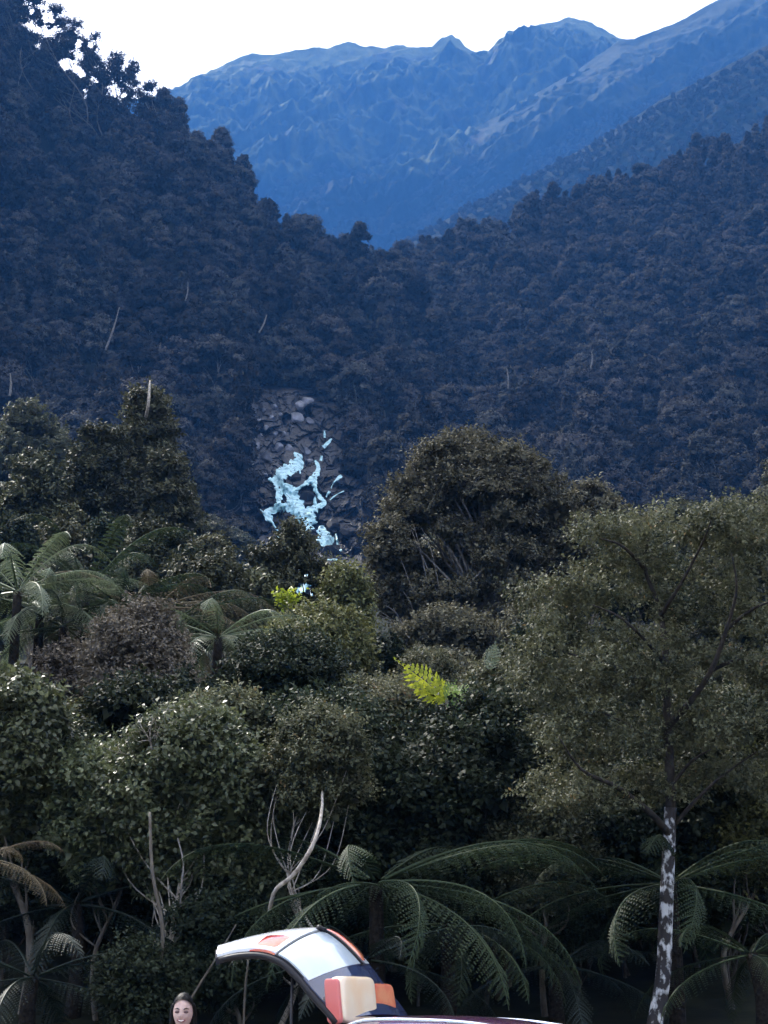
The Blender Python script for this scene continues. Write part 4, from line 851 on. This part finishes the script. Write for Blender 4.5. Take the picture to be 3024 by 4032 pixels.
# bright fern fronds in the centre
def coarse_frond(name, base, tip, mat, n=13, wid=.36, nrm=(0, -1, .35), parent=None, org=(0, 0, 0)):
    """flat bright frond from base to tip with separate lance-shaped pinnae"""
    rg = np.random.default_rng(len(name) * 7 + n); base = np.array(base, float) - org; tip = np.array(tip, float) - org; ax = tip - base; L = np.linalg.norm(ax); ax /= L
    nr = unit(np.array(nrm, float)); sd_ = unit(np.cross(ax, nr)); nr = np.cross(sd_, ax); Ps, Ds, Ns, Ls, Ws, T_ = [], [], [], [], [], []
    for i in range(n):
        t = (i + .6) / n; w_ = wid * L * (math.sin(min(1, t * 1.15 + .12) * math.pi) ** .7 * (1 - .3 * t) + .05); c = base + ax * t * L - nr * .18 * L * t * t
        for sg in (-1, 1):
            d = unit(sd_ * sg + ax * .55 - nr * .15 + rg.normal(size=3) * .05)
            for q in range(3): Ps.append(c + d * w_ * q * .27); Ds.append(d + ax * .1 * q); Ns.append(nr + rg.normal(size=3) * .15); Ls.append(w_ * .5); Ws.append(L / n * (1.0, .9, .6)[q]); T_.append(rg.uniform(.2, 1))
    Ps.append(base); Ds.append(ax - nr * .1); Ns.append(nr); Ls.append(L * .98); Ws.append(.02 * L); T_.append(1)
    V, Q = leaves_np(np.array(Ps), np.array(Ds), np.array(Ns), np.array(Ls), np.array(Ws))
    return link(name, mesh_np(name, V, Q, M[mat], {'tint': ('FACE', np.array(T_))}), parent)
def bright_fern():
    c = at(1760, 2760, 28.0); g = float(terr(np.array(c[0]), np.array(28.0))); o0 = np.array([c[0], c[1], g]); root = thing('fern', 'bright yellow-green sunlit fern in the centre of the bush', 'fern', o0)
    mb = MB(); h = c[2] - g; mb.tube([(0, 0, -.2), (0, 0, h * .5), (0, 0, h)], [.05, .04, .03], 6); mb.build('stem', M['bark_dark'], root)
    for (x, y), mt, n, w_ in (((1560, 2572), 'leaf_yellow', 13, .30), ((1600, 2680), 'leaf_yellow', 10, .30), ((1700, 2640), 'leaf_yellow', 9, .34), ((1870, 2712), 'leaf_lime', 8, .5), ((1840, 2790), 'leaf_lime', 8, .45), ((1790, 2680), 'leaf_lime', 8, .5)):
        coarse_frond('frond', c, at(x, y, 27.7 + .2 * (n % 2)), mt, n, w_, parent=root, org=o0)
bright_fern()
def sprig(label, px, py, d, s, mat, rot):
    c = at(px, py, d); o = link('fern_frond', FR.setdefault((mat, 'b2'), frond_mesh(991, .12, .15, n=18, plen=.28, mat=mat)), None, c); o.rotation_euler = rot; o.scale = (s,) * 3; tag(o, label, 'fern frond')
o = coarse_frond('fern_frond', at(1925, 2640, 27.9), at(1955, 2505, 27.9), 'frond_pale', 12, .30); tag(o, 'single pale upright fern tip right of the yellow fern', 'fern frond')
tr('sunlit_shrub', 'cluster of bright yellow leaves below the waterfall', 'bush', 1130, 2340, 2400, 55, 45, 'leaf_yellow', 90, 260, .16, .10, 'ball', ncl=6, cr=.16, trunk_r=.02, fill=0, limbs=4)

# things whose words came out alike: say which of them it is
same = {}
for o in COL.objects:
    if o.parent is None and 'label' in o and 'group' in o: same.setdefault(o['label'], []).append(o)
for lb, os_ in same.items():
    if 1 < len(os_) <= 4:
        os_.sort(key=lambda o: proj(np.array(o.location) + [0, 0, 2.0])[0])
        for k, o in enumerate(os_):
            o['label'] = lb + ', ' + {2: ['the left one', 'the right one'], 3: ['the left one', 'the middle one', 'the right one'], 4: ['the leftmost', 'second from left', 'third from left', 'the rightmost']}[len(os_)][k]
# ------------------------------------------------------------------ haze
def haze():
    mb = MB(); mb.box((0, 0, 1098), (3950, 3950, 1102))
    m, t, N, Lk = mat_base('haze_air'); v = N('ShaderNodeVolumePrincipled'); v.inputs['Color'].default_value = HAZE_COL
    v.inputs['Density'].default_value = HAZE_DENSITY; v.inputs['Anisotropy'].default_value = 0.1
    o = N('ShaderNodeOutputMaterial'); Lk(v.outputs[0], o.inputs['Volume'])
    tag(mb.build('haze', m, smooth=False), kind='stuff')
haze()

# ------------------------------------------------------------------ car with raised hatch
M['paint'] = simple_mat('plum_paint', (.10, .025, .085), .25, .6, metal=.3, coat=1.0)
M['silver'] = simple_mat('silver_trim', (.75, .80, .88), .18, .6, metal=.9)
M['glare_white'] = simple_mat('glare_white', (.80, .82, .84), .22, .6, coat=1.0)  # sky reflection on the tailgate, put into the colour as white
M['glare_cream'] = simple_mat('cream_glare', (.88, .56, .28), .3, .6, coat=.8, col2=(.92, .80, .60), scale=2.2)  # blown-out sun highlight on the red spoiler, put into the colour
M['red_lens'] = simple_mat('red_lens', (.60, .045, .03), .15, .6, coat=1.0, col2=(.78, .30, .14), scale=3.5)
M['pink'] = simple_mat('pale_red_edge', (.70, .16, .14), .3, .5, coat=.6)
M['glass'] = simple_mat('dark_glass', (.02, .028, .075), .06, .6, coat=.5)
M['sheen_glass'] = simple_mat('sheen_glass', (.42, .50, .56), .12, .8, coat=1.0, col2=(.62, .68, .72), scale=1.6)  # rear window with its sky sheen painted into the base colour
M['trim'] = simple_mat('black_trim', (.010, .010, .014), .55, .4)
M['lining'] = simple_mat('hatch_lining', (.022, .022, .032), .8, .2)
M['rubber'] = simple_mat('rubber', (.015, .015, .015), .85, .3)
M['steel'] = simple_mat('alloy', (.5, .5, .52), .3, .5, metal=.9)
def car():
    hx = at(1328, 4008, 11.3); yaw = R(-25); fw = np.array([math.cos(yaw), math.sin(yaw), 0]); lt = np.array([-math.sin(yaw), math.cos(yaw), 0])
    org = np.array([hx[0], hx[1], 0]) + lt * .58       # point under the middle of the hatch hinge
    root = thing('hatchback_car', 'plum coloured hatchback parked at the bottom edge with its glare-white and red tailgate raised', 'car', org)
    root.rotation_euler = (0, 0, yaw); HZ = hx[2]
    # local: x forward, y to the far side, z up. half widths along stations
    def W(x, zf): return None
    st = [(-.55, .42, .98, .62, .80), (-.42, .34, 1.05, .66, .84), (-.10, .24, 1.02, .70, .86), (.5, .22, 1.00, .74, .88), (1.6, .22, .98, .75, .88), (2.4, .22, .96, .74, .88), (3.1, .24, .92, .68, .86), (3.5, .32, .80, .60, .78), (3.62, .42, .66, .5, .70)]
    body = MB(); G = []
    for x, zb, zt, wt_, wb in st:
        ring = [(-wb * .92, zb), (-wb, zb + .18), (-wb * 1.0, (zb + zt) * .5 + .05), (-wt_ * 1.12, zt - .04), (-wt_ * .98, zt), (0, zt + .03), (wt_ * .98, zt), (wt_ * 1.12, zt - .04), (wb, (zb + zt) * .5 + .05), (wb, zb + .18), (wb * .92, zb)]
        G.append([(x, a, b) for a, b in ring])
    body.grid(G); body.add(np.array(G[0]), [tuple(range(11))]); body.add(np.array(G[-1]), [tuple(range(11))[::-1]]); 
    body.grid([[(x[0], x[1], x[2]) for x in (g[0], g[-1])] for g in G], True)
    body.build('body', M['paint'], root)
    # roof: crowned sheet with thickness
    xs = np.linspace(0, 1.75, 16); ys = np.linspace(-1, 1, 15)
    def roofz(x, v): return HZ + .045 * math.sin(min(1, x / 1.1) * math.pi * .5) - .055 * x * x - .05 * max(0, x - .9) ** 2 * 1.5 - .055 * v * v - .03 * v ** 8
    top = [[(x, v * (.58 + .01 * x), roofz(x, v)) for v in ys] for x in xs]; bot = [[(p[0], p[1], p[2] - .05) for p in r_] for r_ in top]
    rf = MB(); rf.grid(top, True); rf.grid(bot); rf.grid([[r_[0] for r_ in top], [r_[0] for r_ in bot]], True); rf.grid([[r_[-1] for r_ in top], [r_[-1] for r_ in bot]]); rf.grid([top[0], bot[0]]); rf.grid([top[-1], bot[-1]], True)
    rf.build('roof', M['paint'], root)
    for s in (-1, 1):
        rl = MB(); rl.tube(bez([(x, s * (.56 + .008 * x), roofz(x, 1) + .058 + (-.04 if i in (0, 5) else 0)) for i, x in enumerate((.03, .18, .5, .95, 1.4, 1.6))], 5), .014, 8); rl.build('roof_rail', M['silver'], root)
        dr = MB(); dr.tube(bez([(x, s * (.592 + .01 * x), roofz(x, 1) + .004) for x in (.0, .4, .9, 1.3, 1.74)], 5), .008, 6); dr.build('drip_moulding', M['silver'], root)
        sg = MB()
        for (xa, xb, xc, xd) in ((.10, .62, .72, .28), (.72, 1.28, 1.42, .80), (1.40, 1.72, 2.35, 1.50)):
            pass
        lo = [(-.28, s * .765, 1.02), (.75, s * .80, 1.0), (1.55, s * .805, .985), (2.42, s * .76, .965)]; hi = [(.06, s * .60, HZ - .08), (.72, s * .605, HZ - .06), (1.35, s * .61, HZ - .085), (1.76, s * .60, HZ - .15)]
        for i in range(3):
            g = MB(); a, b = np.array(lo[i]), np.array(lo[i + 1]); c, d = np.array(hi[i + 1]), np.array(hi[i]); a = a + (b - a) * .05; b = b - (b - a) * .05; c = c - (c - d) * .06; d = d + (c - d) * .05
            g.grid([[a, b], [d, c]], s > 0); g.grid([[a - [0, s * .012, 0], b - [0, s * .012, 0]], [d - [0, s * .012, 0], c - [0, s * .012, 0]]], s < 0); g.build('side_window', M['glass'], root, False)
        for i in range(4):
            p = MB(); p.tube([lo[i], (np.array(lo[i]) * .5 + np.array(hi[i]) * .5 + [0, s * .01, 0]), hi[i]], .035, 6); p.build('pillar', M['paint'], root)
        for x in (.28, 2.85):
            tr_ = MB(); a = np.linspace(0, 2 * math.pi, 29)
            prof = [(.20, .10), (.29, .105), (.325, .08), (.33, 0), (.325, -.08), (.29, -.105), (.20, -.10)]
            tr_.grid([[(x + r_ * math.cos(q), s * .78 + y_, .33 + r_ * math.sin(q)) for q in a] for r_, y_ in prof]); wl = tr_.build('wheel', M['rubber'], root)
            rm = MB(); rm.tube([(x, s * .78 - .06, .33), (x, s * .78 + .06, .33)], .205, 24); rm.build('rim', M['steel'], wl)
        tl = MB(); tl.box((-.52, s * .70, .86), (.05, .10, .16)); tl.build('tail_light', M['red_lens'], root, False)
        hl = MB(); hl.tube([(3.45, s * .58, .68), (3.60, s * .52, .66)], [.10, .08], 12); hl.build('headlight', M['silver'], root)
        mr = MB(); mr.tube([(2.15, s * .82, 1.02), (2.13, s * .98, 1.06)], [.03, .085], 10); mr.build('wing_mirror', M['paint'], root)
    ws = MB(); ws.grid([[(2.45, -.72, .985), (2.55, 0, 1.0), (2.45, .72, .985)], [(1.80, -.58, HZ - .14), (1.84, 0, HZ - .07), (1.80, .58, HZ - .14)]]); ws.build('windscreen', M['glass'], root)
    # tailgate: profile from hinge (0,0) backwards and up, widths across
    prof = np.array([(0, 0), (-.05, .055), (-.17, .165), (-.30, .295), (-.40, .375), (-.50, .42), (-.62, .442), (-.78, .436), (-.94, .405)])
    pp = bez(np.c_[prof, prof[:, :1] * 0], 4)[:, :2]; L = np.r_[0, np.cumsum(np.linalg.norm(np.diff(pp, axis=0), axis=1))]; L /= L[-1]
    nrm = np.stack([-np.gradient(pp[:, 1]), np.gradient(pp[:, 0])], 1); nrm /= np.linalg.norm(nrm, axis=1)[:, None]; nrm = np.where(nrm[:, 1:] < 0, -nrm, nrm)
    def gp(v, u, off):
        x = np.interp(v, L, pp[:, 0]); z = np.interp(v, L, pp[:, 1]); nx = np.interp(v, L, nrm[:, 0]); nz = np.interp(v, L, nrm[:, 1])
        cr = .05 * (1 - (2 * u - 1) ** 2); off = off + cr; wd = np.interp(v, [0, .3, .55, .8, 1], [1.12, .98, .90, .64, .20])
        return (x + nx * off - .10 * u * v * v, -.56 + u * wd, HZ - .02 + z + nz * off + u * np.interp(v, [0, .3, .6, .8, 1], [0, .13, .19, .12, .02]))
    def patch(v0, v1, u0, u1, o1, o0, nv=10, nu=12, mb=None, rnd=0.0):
        m_ = mb or MB(); vs = np.linspace(v0, v1, nv); us = np.linspace(u0, u1, nu)
        def e(i, n): return 1 - rnd * (abs(2 * i / (n - 1) - 1) ** 6)
        T_ = [[gp(v, u, o0 + (o1 - o0) * e(a, nv) * e(b, nu)) for b, u in enumerate(us)] for a, v in enumerate(vs)]; B_ = [[gp(v, u, o0) for u in us] for v in vs]
        m_.grid(T_); m_.grid(B_, True); m_.grid([T_[0], B_[0]], True); m_.grid([T_[-1], B_[-1]]); m_.grid([[r_[0] for r_ in T_], [r_[0] for r_ in B_]]); m_.grid([[r_[-1] for r_ in T_], [r_[-1] for r_ in B_]], True)
        return m_
    # root of the gate group stays the car: each piece is a part
    patch(0, 1, 0, 1, .0, -.045, 24, 10).build('hatch_lining', M['lining'], root)
    patch(.0, .34, .0, 1, .012, .001).build('rear_glass', M['glass'], root)
    patch(.31, .565, .015, .985, .018, .002, 14, 14).build('rear_screen', M['sheen_glass'], root)
    patch(.58, .985, .012, .985, .024, .002, 18, 14).build('tailgate', M['glare_white'], root)
    patch(.30, .585, .004, .99, .008, .0005, 14, 14).build('screen_seal', M['trim'], root)
    def rbox(c, h, tilt=0.0, r=.3):
        m_ = MB(); nu, nv = 18, 13; us = np.linspace(-math.pi, math.pi, nu * 2 + 1); vs = np.linspace(-math.pi / 2, math.pi / 2, nv); sg = lambda a_, e_: math.copysign(abs(a_) ** e_, a_)
        G_ = [[(c[0] + h[0] * sg(math.cos(v), r) * sg(math.cos(u), r) - tilt * sg(math.sin(v), r) * h[2], c[1] + h[1] * sg(math.cos(v), r) * sg(math.sin(u), r), c[2] + h[2] * sg(math.sin(v), r)) for u in us] for v in vs]
        m_.grid(G_); return m_
    rbox((-.03, -.27, HZ + .115), (.05, .27, .150), .10).build('spoiler', M['glare_cream'], root)
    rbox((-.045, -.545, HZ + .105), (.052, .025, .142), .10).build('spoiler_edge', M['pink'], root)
    rbox((-.05, .17, HZ + .092), (.045, .20, .132), .16).build('high_light', M['red_lens'], root)
    patch(.585, .76, .005, .40, .030, .004, 6, 5, rnd=.5).build('tail_lamp', M['red_lens'], root)
    patch(.33, .60, .84, .99, .034, .004, 8, 5, rnd=.5).build('tail_lamp', M['red_lens'], root)
    patch(.30, .60, .79, .825, .034, .010, 12, 3).build('wiper', M['trim'], root)
    wp = MB(); wp.tube([gp(.56, .79, .03), gp(.585, .74, .04)], .018, 8); wp.build('wiper_pivot', M['trim'], root)
    fr = MB(); fr.tube([gp(v, -.004, -.02) for v in np.linspace(0, .97, 20)], .022, 8); fr.build('weather_strip', M['trim'], root)
    fr = MB(); fr.tube([gp(v, 1.004, -.02) for v in np.linspace(0, .97, 20)], .022, 8); fr.build('weather_strip', M['trim'], root)
    for s in (.03, .97):
        g = MB(); g.tube([gp(.42, s, -.05), (-.30, (s - .5) * 1.4, 1.08)], .011, 8); g.build('gas_strut', M['trim'], root)
car()

# ------------------------------------------------------------------ person
M['skin'] = simple_mat('skin', (.56, .38, .33), .5, .4, col2=(.62, .45, .40), scale=6)
M['hair'] = simple_mat('hair', (.006, .005, .005), .5, .15, bump=.25, scale=60, stretch=(1, 1, .1))
M['eye'] = simple_mat('dark_eye', (.09, .045, .05), .3, .5)
M['lip'] = simple_mat('lip', (.25, .07, .09), .4, .5)
M['teeth'] = simple_mat('teeth', (.75, .72, .68), .3, .5)
M['jacket'] = simple_mat('jacket', (.02, .022, .03), .8, .3)
M['trousers'] = simple_mat('trousers', (.03, .035, .06), .85, .2)
def skin_body(name, verts, edges, rad, mat, parent, sub=2):
    me = bpy.data.meshes.new(name); me.from_pydata(verts, edges, []); o = link(name, me, parent)
    md = o.modifiers.new('skin', 'SKIN'); ly = me.skin_vertices[0] if me.skin_vertices else None
    if ly is None:
        bpy.context.view_layer.objects.active = o; ly = me.skin_vertices[0]
    for i, r_ in enumerate(rad): ly.data[i].radius = (r_, r_ * .8)
    ly.data[0].use_root = True
    sb = o.modifiers.new('sub', 'SUBSURF'); sb.levels = sub; sb.render_levels = sub
    me.materials.append(mat); return o
def person():
    d = 11.7; c = at(722, 3956, d); hz = float(at(722, 3912, d)[2])
    root = thing('person', 'smiling person with dark hair standing at the bottom edge left of the car', 'person', (c[0], c[1], 0))
    H = hz; hh = .245; cz = H - hh / 2
    # head surface
    n, m_ = 34, 44; a = np.linspace(0, math.pi, n); b = np.linspace(-math.pi, math.pi, m_ + 1)[:-1]; A, B = np.meshgrid(a, b, indexing='ij')
    X = np.sin(A) * np.sin(B); Y = -np.sin(A) * np.cos(B); Z = np.cos(A)
    wid = .066 * np.where(Z < 0, 1 - .34 * np.clip(-Z, 0, 1) ** 1.6, 1 - .03 * Z); dep = .094 * np.where(Z < -.2, 1 - .15 * (-Z - .2), 1)
    f = np.clip(-Y, 0, 1)
    x = X * wid; z_ = Z * .122; y = Y * dep
    g = lambda cx, cz_, sx, sz: np.exp(-((x - cx) / sx) ** 2 - ((z_ - cz_) / sz) ** 2) * (Y < 0)
    y -= .022 * g(0, -.022, .010, .012) + .012 * g(0, .0, .007, .020) + .006 * g(0, .020, .045, .010) + .008 * g(0, -.058, .026, .016) + .010 * g(0, -.098, .022, .015) + .006 * (g(.04, -.025, .018, .018) + g(-.04, -.025, .018, .018))
    y += .011 * (g(.030, .004, .014, .009) + g(-.030, .004, .014, .009))
    V = np.stack([x, y, z_ + cz], -1).reshape(-1, 3); Q = [(i * m_ + j, (i + 1) * m_ + j, (i + 1) * m_ + (j + 1) % m_, i * m_ + (j + 1) % m_) for i in range(n - 1) for j in range(m_)]
    hm = MB(); hm.add(V, Q); hd = hm.build('head', M['skin'], root)
    for s in (-1, 1):
        e = MB(); t_ = np.linspace(0, 2 * math.pi, 13)[:-1]
        e.grid([[(s * .030 + .0165 * r_ * math.cos(q), -.089 - .006 * (1 - r_) , cz + .003 + .0085 * r_ * math.sin(q)) for q in np.linspace(0, 2 * math.pi, 17)] for r_ in (1, .6, .2, .01)]); e.build('eye', M['eye'], hd)
        br = MB(); br.tube([(s * .014, -.094, cz + .020), (s * .030, -.095, cz + .027), (s * .047, -.083, cz + .022)], [.003, .0038, .002], 6); br.build('eyebrow', M['hair'], hd)
    mo = MB(); mo.tube(bez([(-.027, -.088, cz - .047), (-.014, -.099, cz - .055), (0, -.102, cz - .057), (.014, -.099, cz - .055), (.027, -.088, cz - .047)], 4), [.0035] + [.0065] * 15 + [.0035], 8); mo.build('mouth', M['lip'], hd)
    te = MB(); te.tube(bez([(-.017, -.099, cz - .051), (0, -.107, cz - .055), (.017, -.099, cz - .051)], 4), .0038, 6); te.build('teeth', M['teeth'], hd)
    # hair shell: cap with parting, swept behind the shoulders
    hr = MB(); t_ = np.linspace(0, 1, 20); ring = np.linspace(-math.pi, math.pi, 49); P_ = []
    for t in t_:
        row = []
        for q in ring:
            fr_ = (1 + math.cos(q)) / 2      # 1 = front
            amax = .86 + (1 - fr_ ** .55) * 1.55 + .10 * (1 - fr_)
            aa = t * amax
            nx = math.sin(aa) * math.sin(q); ny = -math.sin(aa) * math.cos(q); nz = math.cos(aa); k = 1.055 + .012 * math.sin(q * 23)
            wd = .073 * (1 - .05 * nz) * (1 + .13 * (1 - fr_))
            row.append((nx * wd * k * .95, ny * .098 * k, cz + nz * .122 * k))
        P_.append(row)
    hr.grid(P_); hr.build('hair', M['hair'], hd)
    for s in (-1, 1):
        lk_ = MB(); lk_.tube(bez([(s * .052, .010, cz + .05), (s * .068, .02, cz), (s * .072, .03, cz - .08), (s * .075, .03, cz - .2), (s * .07, .0, cz - .32)], 5), np.linspace(.026, .016, 21), 8); lk_.build('hair_lock', M['hair'], hd)
    # one continuous body under the clothes
    S = H - .30
    v = [(0, 0, .95), (0, 0, 1.12), (0, .01, S - .06), (0, .01, S + .02), (0, .0, H - .19), (.17, .01, S - .03), (.25, .02, S - .28), (.22, -.04, S - .52), (.21, -.07, S - .60), (-.17, .01, S - .03), (-.25, .02, S - .28), (-.22, -.04, S - .52), (-.21, -.07, S - .60),
         (.10, 0, .90), (.11, -.01, .50), (.11, .02, .10), (.11, -.12, .04), (-.10, 0, .90), (-.11, -.01, .50), (-.11, .02, .10), (-.11, -.12, .04)]
    e = [(0, 1), (1, 2), (2, 3), (3, 4), (2, 5), (5, 6), (6, 7), (7, 8), (2, 9), (9, 10), (10, 11), (11, 12), (0, 13), (13, 14), (14, 15), (15, 16), (0, 17), (17, 18), (18, 19), (19, 20)]
    rd = [.15, .125, .15, .065, .055, .07, .045, .032, .026, .07, .045, .032, .026, .095, .062, .042, .04, .095, .062, .042, .04]
    skin_body('body', v, e, rd, M['skin'], root)
    jv = [v[0], v[1], v[2], v[3], v[5], v[6], v[7], v[9], v[10], v[11]]; je = [(0, 1), (1, 2), (2, 3), (2, 4), (4, 5), (5, 6), (2, 7), (7, 8), (8, 9)]
    skin_body('jacket', jv, je, [.175, .15, .175, .08, .09, .062, .05, .09, .062, .05], M['jacket'], root)
    tv = [v[0], v[13], v[14], v[15], v[17], v[18], v[19]]; te_ = [(0, 1), (1, 2), (2, 3), (0, 4), (4, 5), (5, 6)]
    skin_body('trousers', tv, te_, [.165, .115, .08, .06, .115, .08, .06], M['trousers'], root)
    for sx_ in (-1, 1):
        for q in range(5):
            fg = MB(); ox = sx_ * .21 + (q - 1.5) * .015 * (q < 4) - sx_ * .03 * (q == 4); zb = S - .60; ln = (.062, .072, .068, .055, .045)[q]
            fg.tube([(ox, -.07 - .0 * q, zb + .02), (ox, -.085, zb - .03 - ln * .4), (ox, -.078, zb - .03 - ln)], [.009, .008, .0065], 7); fg.build('finger', M['skin'], root)
        sh = MB(); sh.tube([(sx_ * .11, .05, .05), (sx_ * .11, -.06, .05), (sx_ * .11, -.17, .035)], [.045, .05, .035], 10); sh.build('shoe', M['rubber'], root)
person()
